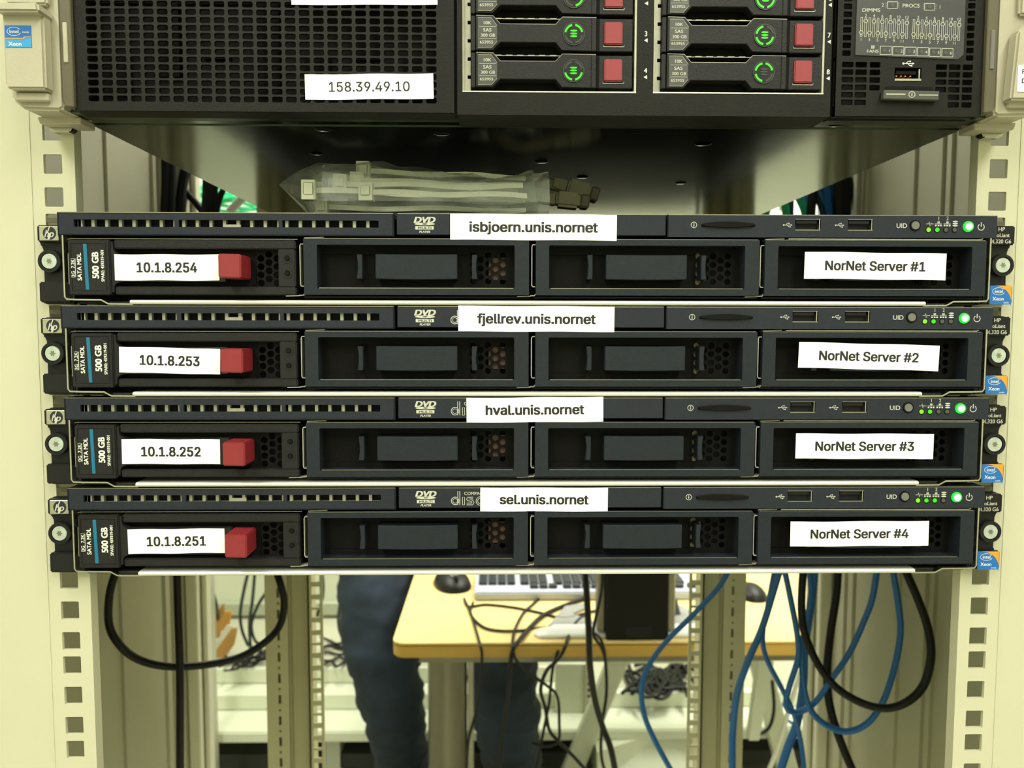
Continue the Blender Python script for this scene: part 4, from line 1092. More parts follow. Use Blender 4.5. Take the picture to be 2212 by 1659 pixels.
# white A-shaped trestle brace seen beyond the desk leg
M_WHITE = mat('white_metal', (216, 220, 196), .45, vary=.03)
tr = empty('trestle_stand', (0, wy(2.0) * MM, 0), 'white slanted-leg trestle standing behind the desk', 'trestle')
for (ua, va, ub, vb) in ((1335, 1425, 1235, 1665), (1640, 1425, 1700, 1665)):
    pa, pb = Vector(Pm(ua, va, 2.0)), Vector(Pm(ub, vb, 2.0)); dirv = pb - pa; pb = pa + dirv * (pa.z / -dirv.z)
    b = MB(); w2_ = 27
    off = Vector((0, wy(2.0), 0))
    pa, pb = pa - off, pb - off
    b.add([(p.x + dx, p.y + dy, p.z) for p in (pb, pa) for dx, dy in ((-w2_, -15), (w2_, -15), (w2_, 15), (-w2_, 15))], [(3, 2, 1, 0), (4, 5, 6, 7), (0, 1, 5, 4), (1, 2, 6, 5), (2, 3, 7, 6), (3, 0, 4, 7)])
    b.build('slanted_leg', M_WHITE, tr, bevel=3)
pa = Vector(Pm(1335, 1425, 2.0)); pb = Vector(Pm(1640, 1425, 2.0))
MB().box(pa.x - 30, pb.x + 30, -16, 16, pa.z - 5, pa.z + 25).build('cross_bar', M_WHITE, tr, bevel=3)
# keyboard, far side towards the user, its upper edge towards the rack
kd = 1.56
kx0, kx1 = Pm(1025, 1290, kd)[0], Pm(1500, 1290, kd)[0]
kb = empty('keyboard', (kx0 * MM, wy(1.555) * MM, DZ * MM), 'silver and black computer keyboard lying on the desk behind the monitor stand', 'keyboard')
KW = 452
MB().prism([(0, 0), (KW, 0), (KW, 17), (0, 17)], 0, 155).build('keyboard_case', mat('keyboard_silver', (196, 202, 214), .35, vary=.03), kb, bevel=3, seg=2)
M_KEY = mat('key_black', (34, 40, 48), .45, vary=.05)
def key(x, y, wk, dk):
    o = MB().box(-wk / 2, wk / 2, -dk / 2, dk / 2, 0, 7).build('key', M_KEY, kb, bevel=1.4, key='key%d_%d' % (wk, dk))
    o.location = (x * MM, y * MM, 17 * MM)
for gx, nk in ((14, 1), (52, 4), (134, 4), (216, 4), (304, 3)):
    pass
rows = [(44, [(118 + 19 * k, 16) for k in range(0)])]
for r in range(6):
    y = 29 + r * 19 + (4 if r else 0)
    if r == 0: xs_ = [x for g in ((118, 3), (184, 4), (268, 4), (352, 4)) for x in [g[0] + 19 * k for k in range(g[1])]] + [KW - 18]
    else: xs_ = [16 + 19 * k for k in range(4)] + [100 + 19 * k for k in range(3)] + [168 + 19 * k for k in range(14)]
    for x in xs_:
        if x < KW - 8 and y < 146: key(x, y, 16, 16)
for k in range(3):
    o = MB().cyl(0, 0, 1.6, 0, .5, 10).build('status_light', M_PAPER, kb, key='kled'); o.location = ((28 + 25 * k) * MM, 11 * MM, 17.5 * MM); o.rotation_euler = (radians(-90), 0, 0)
# mouse
ms = empty('mouse', Pm(975, 1278, 1.60)[0:1] and Vector((Pm(975, 1278, 1.62)[0] * MM, wy(1.655) * MM, DZ * MM)), 'black and grey computer mouse beside the keyboard near the desk corner', 'mouse')
ms.rotation_euler = (0, 0, radians(14))
def dome(rx, ry, rz, zlift, n=20, m2=8, cut=None):
    vs = [(0, 0, zlift + rz)]; fs = []
    for i in range(1, m2 + 1):
        ph = pi / 2 * i / m2
        for j in range(n):
            t = 2 * pi * j / n
            c_, s_ = cos(t), sin(t)
            vs.append((rx * sin(ph) * (abs(c_) ** .85) * (1 if c_ > 0 else -1), ry * sin(ph) * (abs(s_) ** .9) * (1 if s_ > 0 else -1), zlift + rz * cos(ph)))
    for j in range(n): fs.append((0, 1 + j, 1 + (j + 1) % n))
    for i in range(m2 - 1):
        for j in range(n):
            a = 1 + i * n + j; b_ = 1 + i * n + (j + 1) % n; fs.append((a, a + n, b_ + n, b_))
    vs.append((0, 0, zlift)); k = len(vs) - 1; a0 = 1 + (m2 - 1) * n
    for j in range(n): fs.append((k, a0 + (j + 1) % n, a0 + j))
    return MB().add(vs, fs)
dome(38, 60, 30, 0).build('mouse_shell', M_CABLE, ms, smooth=True)
o = dome(26, 48, 27, 4.5).build('mouse_back', mat('mouse_grey', (120, 118, 116), .25, .2, vary=.04), ms, smooth=True)
o = MB().cyl(0, 0, 9, -3, 3, 16).build('scroll_wheel', M_RECESS, ms); o.location = (0, -38 * MM, 22 * MM); o.rotation_euler = (0, 0, radians(90))
# monitor turned away from us
mx = (Pm(1305, 1390, 1.36)[0] + Pm(1445, 1390, 1.36)[0]) / 2
mon = empty('monitor', (mx * MM, wy(1.362) * MM, DZ * MM), 'monitor seen from behind with wide black stand column and white base plate', 'monitor')
MB().prism([(-54, 0), (54, 0), (54, 330), (-54, 330)], -10, 26).build('stand_cover', mat('stand_black', (18, 18, 18), .5, vary=.06, vscale=80, spec=.2), mon, bevel=2)
MB().box(-20, 24, -11, -9.5, 6, 24).build('lock_recess', M_DARK, mon)
for sd in (-1, 1): MB().box(sd * 54.5, sd * 68, 5, 34, 10, 330).build('stand_rail', mat('stand_silver', (150, 146, 130), .35, .6, vary=.05), mon, bevel=2)
slab([(-178, 12), (-168, -2), (168, -2), (178, 12), (162, 46), (130, 50), (70, 50), (-70, 50), (-140, 50)], 0, 7).build('stand_base', mat('base_white', (238, 240, 244), .4, vary=.02), mon, bevel=2)
MB().box(-215, 215, 36, 78, 130, 460).build('screen_back', mat('monitor_back', (60, 60, 62), .5, vary=.05), mon, bevel=6, seg=2)
MB().box(-205, 205, 78, 79.5, 142, 450).build('screen', M_DARK, mon)
mon.rotation_euler = (0, 0, 0)
# papers / silver hub pieces beside the stand
slab([(-150, 50), (-70, 50), (-66, 70), (-100, 110), (-64, 150), (-70, 168), (-112, 150)], 0, 5).build('base_ring', mat('ring_grey', (150, 150, 148), .4, vary=.04), mon, bevel=1.5)
slab([(150, 50), (70, 50), (66, 70), (100, 110), (64, 150), (70, 168), (112, 150)], 0, 5).build('base_ring', mat('ring_grey', (150, 150, 148)), mon, bevel=1.5)
o = MB().prism([(0, 0), (24, 0), (15, 36), (3, 36)], 0, 20).build('grey_power_plug', mat('slate_plastic', (92, 94, 104), .5, vary=.05), bevel=2)
o.location = (Pm(1447, 1345, 1.45)[0] * MM, wy(1.46) * MM, DZ * MM); tag(o, 'upright slate grey plug block standing right of the monitor stand', 'plug')
o = dome(28, 45, 24, 0).build('mouse', M_CABLE, smooth=True)
o.location = (Pm(1630, 1285, 1.56)[0] * MM, wy(1.58) * MM, DZ * MM); tag(o, 'dark rounded mouse lying right of the keyboard, half behind the rear rail', 'mouse')

# ================================================================ WALL BENCH with equipment
bench = empty('wall_bench', (0, wy(2.20) * MM, 0), 'long white low bench along the wall behind the desk carrying loose cables', 'bench')
M_BWHITE = mat('bench_white', (222, 226, 204), .5, vary=.02, vscale=8)
M_BTOP = mat('bench_top_grey', (186, 186, 164), .5, vary=.04, vscale=10)
XB = Pm(1276, 1470, 2.2)[0]
MB().box(-1500, XB, 0, 385, 276, 318).build('upper_box', M_BWHITE, bench, bevel=2)
MB().box(-1490, XB - 8, 12, 380, 318, 319.5).build('bench_top', M_BTOP, bench)
MB().box(-1500, 1500, -70, 385, 233, 275).build('lower_shelf', M_BWHITE, bench, bevel=2)
MB().box(XB + 10, 1490, -40, 380, 275, 276.5).build('bench_top', M_BTOP, bench)
MB().box(-1500, 1500, -190, -66, 204, 233).build('kick_ledge', M_BWHITE, bench, bevel=4, seg=2)
for xx in (-1400, -500, 450, 1400): MB().box(xx, xx + 40, 10, 380, 0, 233).build('bench_leg', M_BWHITE, bench)
MB().box(-1500, 1500, 20, 380, 20, 60).build('floor_shelf', mat('shelf_dark', (60, 62, 58), .6, vary=.05), bench)
trunk = MB().box(-1900, 1900, -26, 0, 330, 372).build('cable_trunking', mat('trunking_grey', (168, 174, 150), .5, vary=.03), bevel=3)
trunk.location = (0, 2.2, 0); tag(trunk, 'grey-green cable trunking running along the back wall above the bench', 'trunking')
# perforated upright standing on the bench at the left
up = empty('perforated_upright', (Pm(440, 1400, 1.9)[0] * MM, wy(1.95) * MM, 0), 'white perforated steel upright standing between rear post and folded cards', 'upright')
MB().box(-30, 2, 0, 30, 0, 1500).build('upright_channel', mat('upright_white', (206, 208, 190), .5, vary=.03), up, bevel=2)
b = MB()
for k in range(60): b.box(-18, -14, -.4, 1, 30 + 24 * k, 40 + 24 * k)
o = b.build('upright_slots', M_EARB, up); o['kind'] = 'stuff'
# cardboard pieces
M_CARD = mat('cardboard_brown', (176, 132, 66), .75, vary=.08, vscale=25)
M_MANI = mat('envelope_orange', (226, 168, 70), .7, vary=.05, vscale=25)
def sheet(name, quad, d, th, m, label, cat):
    pts = [Vector(Pm(u, v, d + dd)) for u, v, dd in quad]; c = pts[0]
    n = len(pts); nn = Vector((0, 1, 0))
    b = MB().add([tuple(p - c) for p in pts] + [tuple(p - c + nn * th) for p in pts], [tuple(range(n)), tuple(range(2 * n - 1, n - 1, -1))] + [(i, i + n, (i + 1) % n + n, (i + 1) % n) for i in range(n)])
    o = b.build(name, m, bevel=.5); o.location = c * MM
    return tag(o, label, cat)
sheet('cardboard_sheet', [(448, 1345, 0), (484, 1302, .0), (487, 1352, 0), (452, 1402, 0)], 2.31, 4, M_CARD, 'brown pointed cardboard sheet leaning upright on the bench', 'cardboard')
sheet('orange_envelope', [(444, 1322, 0), (501, 1320, 0), (494, 1360, .0), (446, 1366, 0)], 2.36, 3, M_MANI, 'orange envelope behind the pointed cardboard sheet', 'envelope')
sheet('cardboard_sheet', [(452, 1424, 0), (500, 1358, 0), (513, 1356, 0), (506, 1392, 0), (478, 1432, 0), (452, 1434, 0)], 2.27, 4, M_CARD, 'lower brown cardboard flap folded open in front of the pointed one', 'cardboard')
sheet('paper_sleeve', [(449, 1412, 0), (490, 1350, 0), (506, 1352, 0), (458, 1424, 0)], 2.285, 3, mat('sleeve_grey', (206, 204, 188), .6, vary=.03), 'pale grey paper sleeve between the two brown cardboard pieces', 'paper')
# white panel box and white folded flap at the bottom right of the desk
sheet('white_flap_box', [(1290, 1625, 0), (1435, 1578, .1), (1500, 1600, .1), (1500, 1700, 0), (1290, 1700, 0)], 1.95, 120, M_BWHITE, 'white flat box with raised corner standing on the floor under the desk', 'box')
sheet('grey_cabinet_panel', [(1200, 1435, 0), (1272, 1435, 0), (1272, 1548, 0), (1200, 1548, 0)], 2.10, 20, mat('cabinet_grey', (190, 194, 170), .5, vary=.03), 'grey-white flat panel behind the trestle at the edge of the bench', 'panel')
slate = MB().prism([(0, 0), (20, 0), (20, 150), (0, 150)], 0, 6).build('slotted_strip_panel', M_EARG, bevel=1)
slate.location = (Pm(1264, 1540, 2.09)[0] * MM, wy(2.09) * MM, .235); tag(slate, 'narrow vertical strip with slots beside the grey-white panel', 'strip')
sl = MB()
for k in range(8): sl.box(6, 13, -.6, 1, 12 + 17 * k, 19 + 17 * k)
o = sl.build('strip_slots', M_RECESS, slate); o['kind'] = 'stuff'
# tower grey cone (chair leg / stand) right of the rear rail
sheet('slanted_grey_panel', [(1640, 1428, 0), (1672, 1430, 0), (1640, 1600, 0), (1618, 1600, 0)], 1.80, 25, M_BWHITE, 'slanted pale panel leg seen right of the right rear rail', 'stand')

M_CABLE2 = M_CABLE
# black tangle on the bench
rnd = random.Random(11)
for k in range(15):
    u0 = 1345 + rnd.random() * 40; pts = []
    for q in range(5):
        pts.append((u0 + q * 30 + rnd.uniform(-14, 14), 1432 + rnd.random() * 72, -2))
    cable('tangled_cable', 'black cable tangled in the heap on the bench below the desk edge', 'cable', pts, 5.5, M_CABLE, 'black cables heaped on the bench', n=6)
for k in range(7):
    u0 = 460 + rnd.random() * 60; pts = []
    for q in range(5):
        pts.append((u0 + q * 26 + rnd.uniform(-10, 10), 1432 - q * 8 + rnd.uniform(-22, 22), -1))
    cable('loose_cable', 'thin dark cable lying loose on the bench left of the rear rail', 'cable', pts, 3.4, M_CABLE, 'thin dark cables on the left bench', n=6)
for k in range(6):
    pts = [(690 + q * 20 + rnd.uniform(-6, 6), 1385 + k * 10 + rnd.uniform(-10, 10), -1) for q in range(4)]
    cable('loose_cable', 'thin dark cable on the bench between rear rail and jeans', 'cable', pts, 4.0, M_CABLE, 'thin dark cables beside the jeans', n=6)
# hanging thin cords at left over the wall
for lab, pts in (('first dark cord hanging before the wall right of the cardboard', [(545, 1200, 2.2), (528, 1270, 2.2), (519, 1325, 2.2), (523, 1362, 2.2), (536, 1395, 2.2)]),
                 ('second dark cord hanging before the wall right of the cardboard', [(553, 1200, 2.21), (546, 1290, 2.21), (539, 1345, 2.21), (541, 1400, 2.21)]),
                 ('third dark cord bending toward the left rear rail', [(575, 1280, 2.22), (556, 1310, 2.22), (543, 1350, 2.22), (552, 1385, 2.22), (575, 1395, 2.2)]),
                 ('thin dark cord dropping behind the cardboard sheet', [(440, 1200, 2.22), (452, 1255, 2.22), (466, 1300, 2.26), (470, 1330, 2.30), (474, 1380, 2.38)]),
                 ('dark cord curving right of the left rear rail', [(692, 1200, 2.2), (698, 1270, 2.2), (692, 1310, 2.2), (676, 1350, 2.2), (668, 1400, 2.22), (680, 1436, 2.24), (700, 1446, 2.26)]),
                 ('dark cord hanging along the left edge of the jeans', [(735, 1300, 2.2), (731, 1340, 2.2), (736, 1370, 2.2), (752, 1395, 2.15)])):
    cable('hanging_cord', lab, 'cord', pts, 4.6, mat('cord_dark_green', (30, 44, 42), .5, vary=.06), n=6)

# ================================================================ CABLES in and behind the rack
C_ = cable
C_('power_cable', 'thick black power cable hanging in a wide loop at the left', 'cable', [(268, 1190, .76), (247, 1245, .755), (236, 1290, .75), (236, 1350, .75), (256, 1390, .75), (290, 1420, .76), (340, 1437, .77), (400, 1440, .78), (470, 1432, .79), (530, 1414, .80), (581, 1380, .81), (607, 1345, .82), (614, 1300, .82), (606, 1262, .82), (590, 1215, .83)], 3.75, M_CABLE, n=12)
C_('power_cable', 'thick black power cable hanging straight down through the left loop', 'cable', [(381, 1180, .77), (384, 1300, .765), (388, 1420, .76), (389, 1540, .76), (389, 1760, .77)], 3.7, M_CABLE, n=12)
C_('power_cable', 'thick black power cable hanging in a big loop at the right', 'cable', [(1740, 1190, .78), (1733, 1260, .775), (1732, 1330, .77), (1742, 1380, .765), (1770, 1440, .76), (1810, 1488, .75), (1865, 1520, .74), (1915, 1530, .73), (1960, 1516, .72), (1995, 1480, .715), (2011, 1420, .71), (2005, 1360, .715), (1985, 1300, .72), (1955, 1230, .73), (1940, 1190, .74)], 3.8, M_CABLE, n=12)
C_('power_cable', 'thick black power cable running down behind the right loop to the bottom edge', 'cable', [(1812, 1190, .84), (1807, 1280, .835), (1795, 1360, .83), (1787, 1440, .82), (1790, 1510, .81), (1808, 1580, .80), (1840, 1660, .79), (1880, 1740, .78)], 4.2, M_CABLE, n=12)
C_('network_cable', 'blue cable bulging left in a bow before the desk edge', 'cable', [(1590, 1200, .86), (1555, 1265, .86), (1500, 1325, .86), (1440, 1385, .86), (1400, 1440, .86), (1386, 1490, .86), (1392, 1545, .86), (1415, 1600, .86), (1450, 1665, .86), (1490, 1740, .87)], 3.0, M_CABLEB)
C_('network_cable', 'blue cable running down across the right rear rail', 'cable', [(1695, 1195, .84), (1670, 1280, .84), (1645, 1360, .84), (1615, 1430, .84), (1592, 1500, .85), (1583, 1580, .86), (1582, 1660, .86), (1584, 1740, .87)], 3.9, M_CABLEB)
C_('network_cable', 'blue cable slanting from the rail toward the crossing at lower right', 'cable', [(1680, 1195, .86), (1662, 1290, .86), (1648, 1370, .86), (1655, 1420, .86), (1685, 1480, .86), (1710, 1530, .86), (1725, 1580, .87), (1735, 1640, .87), (1742, 1740, .87)], 2.8, M_CABLEB)
C_('network_cable', 'blue cable with a narrow hairpin bend left of the black loop', 'cable', [(1690, 1210, .80), (1707, 1290, .80), (1722, 1370, .80), (1724, 1420, .80), (1706, 1480, .80), (1698, 1515, .80), (1706, 1536, .80), (1735, 1535, .80), (1765, 1512, .795), (1800, 1462, .79), (1835, 1410, .785), (1865, 1345, .78), (1885, 1290, .775), (1897, 1210, .77)], 3.1, M_CABLEB)
C_('network_cable', 'blue cable hanging in the widest loop beneath the black one', 'cable', [(1745, 1200, .81), (1752, 1290, .81), (1735, 1380, .805), (1733, 1450, .80), (1745, 1520, .79), (1775, 1560, .785), (1825, 1580, .78), (1870, 1565, .77), (1905, 1520, .765), (1930, 1450, .76), (1945, 1370, .755), (1940, 1300, .755), (1925, 1210, .76)], 3.2, M_CABLEB)
C_('network_cable', 'broad blue cable dropping beside the black loop start', 'cable', [(1760, 1200, .88), (1757, 1260, .88), (1748, 1330, .88), (1738, 1400, .88), (1735, 1480, .88), (1722, 1560, .88), (1700, 1620, .88), (1675, 1700, .88)], 4.8, M_CABLEB)
C_('network_cable', 'bright blue cable fragment at the far right bench, upper one', 'cable', [(1655, 1490, 2.0), (1690, 1522, 2.0), (1730, 1545, 2.0), (1770, 1565, 2.0)], 4.2, M_CABLEB)
C_('network_cable', 'bright blue cable fragment at the far right bench, lower one', 'cable', [(1700, 1555, 2.02), (1730, 1572, 2.02), (1760, 1576, 2.02), (1790, 1568, 2.02)], 4.2, M_CABLEB)
C_('grey_cable', 'pale grey cord slanting down behind the crossed blue cables', 'cord', [(1730, 1450, 1.3), (1705, 1530, 1.3), (1685, 1600, 1.3), (1655, 1680, 1.3)], 4.0, M_CABLEW)
C_('black_cord', 'black cord in a small round bend right of the rear rail', 'cord', [(1668, 1470, 1.9), (1672, 1530, 1.9), (1662, 1570, 1.9), (1640, 1585, 1.9), (1615, 1578, 1.9)], 4.4, M_CABLE)
C_('black_cord', 'long black cord curving down past the monitor base to the floor', 'cord', [(1262, 1200, 1.05), (1268, 1290, 1.05), (1272, 1370, 1.05), (1275, 1440, 1.06), (1285, 1510, 1.08), (1302, 1570, 1.1), (1320, 1620, 1.1), (1335, 1700, 1.12)], 4.4, M_CABLE)
C_('black_cord', 'thin black cord falling over the desk edge just left of the stand', 'cord', [(1301, 1200, 1.30), (1300, 1270, 1.30), (1288, 1330, 1.30), (1282, 1370, 1.31), (1300, 1400, 1.315), (1308, 1430, 1.32), (1310, 1500, 1.34), (1300, 1570, 1.36), (1300, 1640, 1.4), (1320, 1700, 1.4)], 2.8, M_CABLE)
C_('black_cord', 'black cord crossing the desk diagonally and falling over its front edge', 'cord', [(1290, 1285, None), (1240, 1300, None), (1180, 1325, None), (1145, 1355, None), (1115, 1392, None), (1106, 1412, 1.322), (1102, 1440, 1.318), (1098, 1500, 1.32), (1088, 1570, 1.33), (1075, 1700, 1.35)], 3.8, M_CABLE)
C_('black_cord', 'thin black cord falling over the desk edge nearest the desk leg', 'cord', [(1003, 1295, None), (1015, 1320, None), (1025, 1350, None), (1036, 1390, None), (1041, 1412, 1.322), (1039, 1450, 1.32), (1030, 1530, 1.32), (1012, 1600, 1.32), (1005, 1700, 1.34)], 2.6, M_CABLE)
C_('black_cord', 'thin black cord looping widely over the desk toward the monitor base', 'cord', [(1003, 1293, None), (1012, 1310, None), (1050, 1306, None), (1110, 1312, None), (1170, 1324, None), (1220, 1336, None), (1262, 1325, None), (1290, 1318, None)], 2.5, M_CABLE)
C_('black_cord', 'thin black cord making the lower wide loop on the desk top', 'cord', [(1022, 1302, None), (1016, 1325, None), (1040, 1352, None), (1075, 1362, None), (1125, 1362, None), (1180, 1355, 1.42), (1250, 1358, 1.42), (1290, 1372, 1.34), (1304, 1400, 1.325), (1308, 1430, 1.325)], 2.6, M_CABLE)
C_('black_cord', 'thin black cord wandering from keyboard toward the desk edge', 'cord', [(1165, 1292, None), (1150, 1306, None), (1130, 1325, None), (1112, 1360, None), (1107, 1392, None), (1110, 1412, 1.322), (1118, 1430, 1.315), (1140, 1452, 1.32), (1180, 1480, 1.33), (1204, 1505, 1.34), (1208, 1560, 1.35), (1206, 1600, 1.35), (1180, 1612, 1.35), (1150, 1605, 1.36)], 2.6, M_CABLE)
C_('black_cord', 'thin black cord dropping in a long figure past the jeans to the floor box', 'cord', [(1262, 1330, None), (1245, 1345, None), (1230, 1370, None), (1222, 1394, None), (1214, 1412, 1.322), (1200, 1430, 1.315), (1180, 1450, 1.32), (1168, 1490, 1.33), (1178, 1530, 1.34), (1186, 1575, 1.35), (1205, 1600, 1.36), (1240, 1635, 1.37), (1280, 1680, 1.4)], 3.2, M_CABLE)
C_('black_cord', 'black cord hanging down behind the figure-shaped cords', 'cord', [(1207, 1405, 1.345), (1195, 1440, 1.34), (1190, 1480, 1.34), (1186, 1520, 1.34), (1178, 1560, 1.35), (1150, 1700, 1.4)], 2.6, M_CABLE)
# upper gap, left
MGB = M_CABLE
for i, (u, d, r, lab) in enumerate(((358, .93, 5.0, 'black power cable leftmost in the gap beside the left side panel'), (372, .935, 4.6, 'second black power cable right beside the leftmost one in the gap'),
                                   (447, .92, 5.2, 'thick black cable between the two green cable patches'), (462, .94, 5.0, 'black cable touching the thick one right of the first green patch'))):
    C_('power_cable', lab, 'cable', [(u + 2, 250, d), (u, 330, d), (u, 400, d), (u - 2, 470, d), (u + 4, 560, d)], r, MGB)
C_('power_cable', 'black cable leaning left behind the cables at the left panel', 'cable', [(425, 260, .96), (404, 350, .96), (392, 420, .96), (385, 520, .96)], 6.0, MGB)
C_('power_cable', 'thin black cable crossing behind toward the lower right', 'cable', [(352, 340, .97), (376, 380, .97), (402, 415, .97), (432, 450, .97), (470, 500, .97)], 4.2, MGB)
C_('power_cable', 'thin black cable slanting between the green patches and the underside', 'cable', [(500, 360, .97), (488, 395, .97), (474, 430, .97), (465, 470, .97)], 3.8, MGB)
rnd = random.Random(5)
for k in range(11):
    v0 = 402 + k * 4.6
    pts = [(380 + q * 42, v0 + 7 * sin(q * 1.3 + k) + rnd.uniform(-4, 4), 2.28 + .1 * rnd.random()) for q in range(6)]
    C_('green_patch_cable', 'green patch cable in the bundle seen through the left gap', 'cable', pts, 5.6, M_CABLEG, 'green patch cables left', n=6)
sw = empty('equipment_case', (Pm(455, 400, 2.45)[0] * MM, 2.04, Pm(455, 400, 2.45)[2] * MM), 'white equipment case behind the green patch cables in the left gap', 'equipment')
MB().box(-190, 160, 0, 160, -120, 105).build('case_body', mat('case_white', (226, 230, 222), .5, vary=.03), sw, bevel=4)
for k in range(5): MB().box(-80 + k * 34, -66 + k * 34, -2, 2, 10, 40).build('case_port', M_RECESS, sw)
C_('white_bar', 'white flat connector lead slanting under the big server at left', 'cable', [(495, 458, .99), (520, 432, .99), (545, 412, .99), (570, 390, .99), (620, 340, 1.0)], 5.0, M_PAPER)
# upper gap, right
for u0, u1, d, r, m_, lab in ((1655, 1680, .98, 5.5, M_CABLEG, 'green cable nearest the middle in the right gap'), (1697, 1688, .97, 4.6, M_CABLEG, 'second green cable in the right gap'),
                              (1738, 1712, .96, 5.0, M_CABLEG, 'green cable leaning left in the right gap'), (1706, 1708, .99, 5.0, mat('cable_navy', (20, 44, 66), .5, vary=.05), 'navy cable between the green ones in the right gap'),
                              (1752, 1728, .99, 4.4, M_CABLEB, 'thin blue cable crossing the leaning green one'), (1792, 1786, .94, 6.5, M_CABLEB, 'thick blue cable in the right gap'),
                              (1781, 1770, .945, 4.6, mat('cable_light_blue', (90, 160, 225), .45, vary=.05), 'light blue cable left of the thick blue one'), (1752, 1758, .93, 5.5, MGB, 'black cable between green and blue cables in the right gap'),
                              (1776, 1752, .935, 3.6, mat('cable_navy', (20, 44, 66)), 'thin navy cable crossing the black one in the right gap'), (1812, 1812, .92, 7, MGB, 'thick black cable right of the blue ones'), (1826, 1826, .93, 6.5, MGB, 'rightmost thick black cable before the right side panel')):
    C_('patch_cable', lab, 'cable', [(u1 + (u1 - u0) * 2.2, 230, d), (u1 + (u1 - u0) * .8, 340, d), (u1 if u1 != u0 else u0, 400, d), (u0, 455, d), (u0 - (u1 - u0) * .4, 520, d)], r, m_)
C_('power_cable', 'black cable slanting from the rightmost bundle toward the side panel', 'cable', [(1885, 310, .95), (1862, 350, .95), (1838, 400, .95), (1826, 440, .95)], 6, MGB)
wc = empty('white_cabinet', (Pm(1740, 420, 2.45)[0] * MM, 2.1, Pm(1740, 420, 2.45)[2] * MM), 'bright white cabinet edge far behind the cables of the right gap', 'cabinet')
MB().box(-110, 120, 0, 100, -260, 140).build('cabinet_body', mat('cabinet_white', (238, 236, 226), .5, vary=.02), wc, bevel=4)
MB().box(-60, -52, -4, 2, -40, 20).build('cabinet_handle', M_STEELD, wc, bevel=1)

# ================================================================ PERSON standing at the far side of the desk
def skin(name, joints, edges, root, m, parent, sub=2, fold=0.0):
    me = bpy.data.meshes.new(name); idx = {k: i for i, k in enumerate(joints)}
    me.from_pydata([tuple(v[0]) for v in joints.values()], [(idx[a], idx[b_]) for a, b_ in edges], [])
    o = bpy.data.objects.new(name, me); COL.objects.link(o)
    md = o.modifiers.new('s', 'SKIN'); md.use_smooth_shade = True
    for k, i in idx.items():
        r = joints[k][1]; r = r if isinstance(r, tuple) else (r, r)
        me.skin_vertices[0].data[i].radius = r; me.skin_vertices[0].data[i].use_root = (k == root)
    md2 = o.modifiers.new('d', 'SUBSURF'); md2.levels = sub; md2.render_levels = sub
    dg = bpy.context.evaluated_depsgraph_get(); ev = o.evaluated_get(dg)
    nm = bpy.data.meshes.new_from_object(ev, depsgraph=dg)
    o.modifiers.clear(); o.data = nm; nm.materials.clear(); nm.materials.append(m)
    if fold:
        for v in nm.vertices:
            c = v.co; n_ = v.normal
            f = mathutils.noise.noise(Vector((c.x * 9, c.y * 9, c.z * 26 + 5 * c.x))) + .5 * mathutils.noise.noise(Vector((c.x * 30, c.y * 30, c.z * 60)))
            v.co = c + n_ * f * fold
    for p in nm.polygons: p.use_smooth = True
    bpy.data.meshes.remove(me)
    o.parent = parent
    return o
per = empty('person', (-0.20, (D + 2.12), 0), 'person in dark blue jeans standing behind the desk, one knee bent under it', 'person')
px0, py0 = -0.20, D + 2.12
def L(u, v, d): p = P(u, v, d); return (p.x - px0, p.y - py0, p.z)
def Wd(x, y, z): return (x, y, z)
J = {
 'pelvis': ((0.0, 0.0, .93), (.15, .12)), 'hipL': ((-.085, -.05, .86), (.10, .10)), 'hipR': ((.10, -.03, .85), (.10, .10)),
 'thighL': (L(808, 1270, 1.86), (.096, .10)), 'kneeL': (L(828, 1440, 1.80), (.086, .086)), 'calfL': (L(852, 1545, 1.84), (.074, .076)), 'ankL': (L(872, 1672, 1.90), (.062, .064)), 'heelL': (L(875, 1790, 2.0), (.055, .055)),
 'thighR': ((.19, -.36, .68), (.08, .08)), 'kneeR': (L(1085, 1505, 1.66), (.078, .078)), 'calfR': (L(1098, 1580, 1.70), (.074, .074)), 'ankR': (L(1118, 1690, 1.82), (.066, .066)), 'heelR': (L(1125, 1800, 1.9), (.052, .052)),
}
M_JEAN = mat('denim_blue', (31, 43, 58), .85, vary=.45, vscale=9, bump=.5, bscale=260)
skin('jeans', J, [('pelvis', 'hipL'), ('pelvis', 'hipR'), ('hipL', 'thighL'), ('thighL', 'kneeL'), ('kneeL', 'calfL'), ('calfL', 'ankL'), ('ankL', 'heelL'), ('hipR', 'thighR'), ('thighR', 'kneeR'), ('kneeR', 'calfR'), ('calfR', 'ankR'), ('ankR', 'heelR')], 'pelvis', M_JEAN, per, 4, .010)
M_SKIN = mat('skin_tone', (206, 160, 130), .55, vary=.04)
B = {
 'waist': ((0, 0, 1.02), (.14, .11)), 'chest': ((.0, .0, 1.28), (.165, .12)), 'neckb': ((0, .01, 1.46), (.075, .07)), 'neck': ((0, .0, 1.53), (.052, .052)),
 'shL': ((-.18, .0, 1.42), (.06, .06)), 'shR': ((.18, .0, 1.42), (.06, .06)), 'elL': ((-.25, -.02, 1.16), (.045, .045)), 'elR': ((.25, -.02, 1.16), (.045, .045)),
 'wrL': ((-.22, -.16, .99), (.03, .028)), 'wrR': ((.22, -.16, .99), (.03, .028))}
body = skin('shirt', B, [('waist', 'chest'), ('chest', 'neckb'), ('neckb', 'neck'), ('neckb', 'shL'), ('neckb', 'shR'), ('shL', 'elL'), ('shR', 'elR'), ('elL', 'wrL'), ('elR', 'wrR')], 'chest', mat('shirt_grey', (120, 122, 126), .8, vary=.06), per)
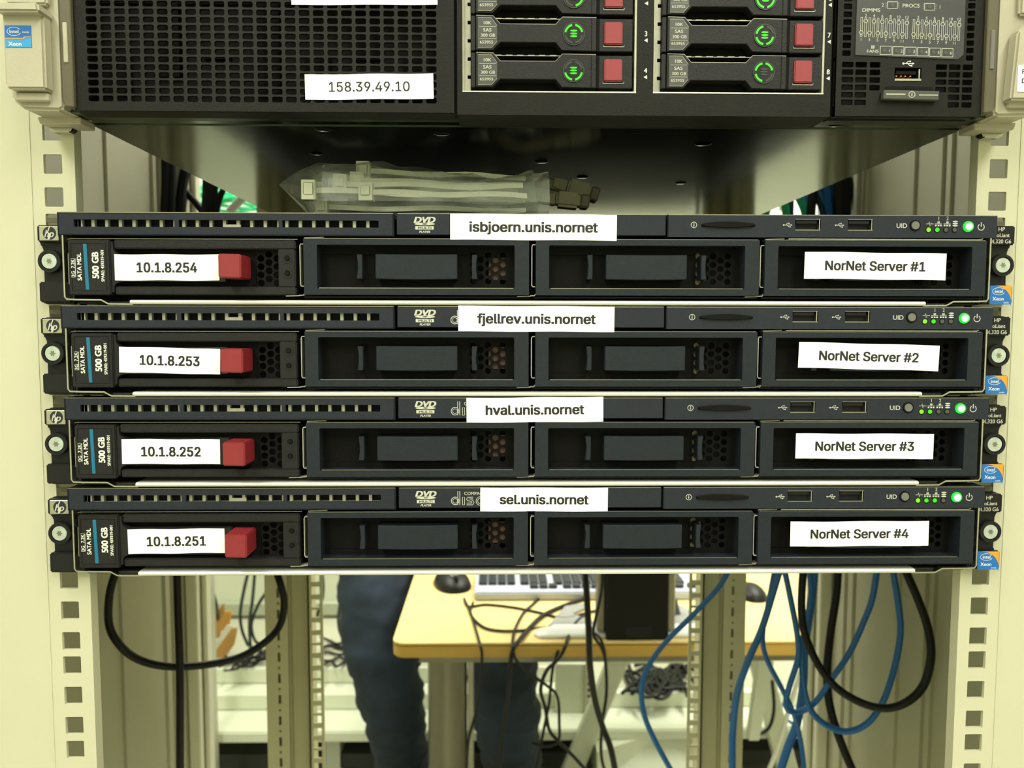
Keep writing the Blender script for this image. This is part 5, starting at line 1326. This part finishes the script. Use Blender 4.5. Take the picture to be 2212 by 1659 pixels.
H_ = {'n': ((0, .0, 1.52), (.05, .05)), 'jaw': ((0, -.02, 1.60), (.062, .072)), 'skull': ((0, .005, 1.69), (.078, .095)), 'top': ((0, .01, 1.75), (.06, .075))}
skin('head', H_, [('n', 'jaw'), ('jaw', 'skull'), ('skull', 'top')], 'skull', M_SKIN, per)
hr = {'a': ((0, .03, 1.70), (.085, .09)), 'b': ((0, .02, 1.77), (.07, .08))}
skin('hair', hr, [('a', 'b')], 'a', mat('hair_brown', (60, 44, 32), .7, vary=.1), per, 2)
for sd in (-1, 1):
    MB().cyl(0, 0, 9, -4, 4, 12, .4).build('ear', M_SKIN, per, smooth=True).location = (sd * .078, .0, 1.66)
    MB().cyl(0, 0, 8, -3, 3, 12, .5).build('eye', M_PAPER, per).location = (sd * .03, -.085, 1.675)
MB().prism([(-11, -18), (11, -18), (4, 20), (-4, 20)], -16, 6, .4).build('nose', M_SKIN, per, bevel=3).location = (0, -.09, 1.645)
MB().prism([(-22, -3), (22, -3), (18, 4), (-18, 4)], -4, 4).build('mouth', mat('lip_tone', (170, 100, 90), .5, vary=.04), per, bevel=1).location = (0, -.082, 1.605)
for sd in (-1, 1):
    hx = sd * .22; HJ = {'p0': ((hx, -.165, .985), (.026, .018)), 'p1': ((hx, -.21, .955), (.038, .015)), 'p2': ((hx, -.245, .935), (.04, .013))}
    HE = [('p0', 'p1'), ('p1', 'p2')]
    for q, (dx, ln) in enumerate(((-.03, .062), (-.01, .072), (.011, .068), (.031, .052))):
        HJ['f%d' % q] = ((hx + dx, -.25, .932), (.009, .009)); HJ['g%d' % q] = ((hx + dx * 1.1, -.25 - ln * .55, .915), (.0085, .0085)); HJ['h%d' % q] = ((hx + dx * 1.1, -.25 - ln * .85, .885), (.0075, .0075))
        HE += [('p2', 'f%d' % q), ('f%d' % q, 'g%d' % q), ('g%d' % q, 'h%d' % q)]
    HJ['t0'] = ((hx - sd * .035, -.20, .95), (.011, .011)); HJ['t1'] = ((hx - sd * .055, -.235, .925), (.009, .009)); HE += [('p0', 't0'), ('t0', 't1')]
    skin('hand', HJ, HE, 'p1', M_SKIN, per, 1)
for nm_, u, v, dd in (('L', 875, 1790, 2.0), ('R', 1125, 1800, 1.9)):
    x, y, z = L(u, v, dd)
    MB().box(-45, 45, -190, 75, 0, 70).build('shoe', M_CABLE, per, bevel=22, seg=3, smooth=True).location = (x, y, 0)
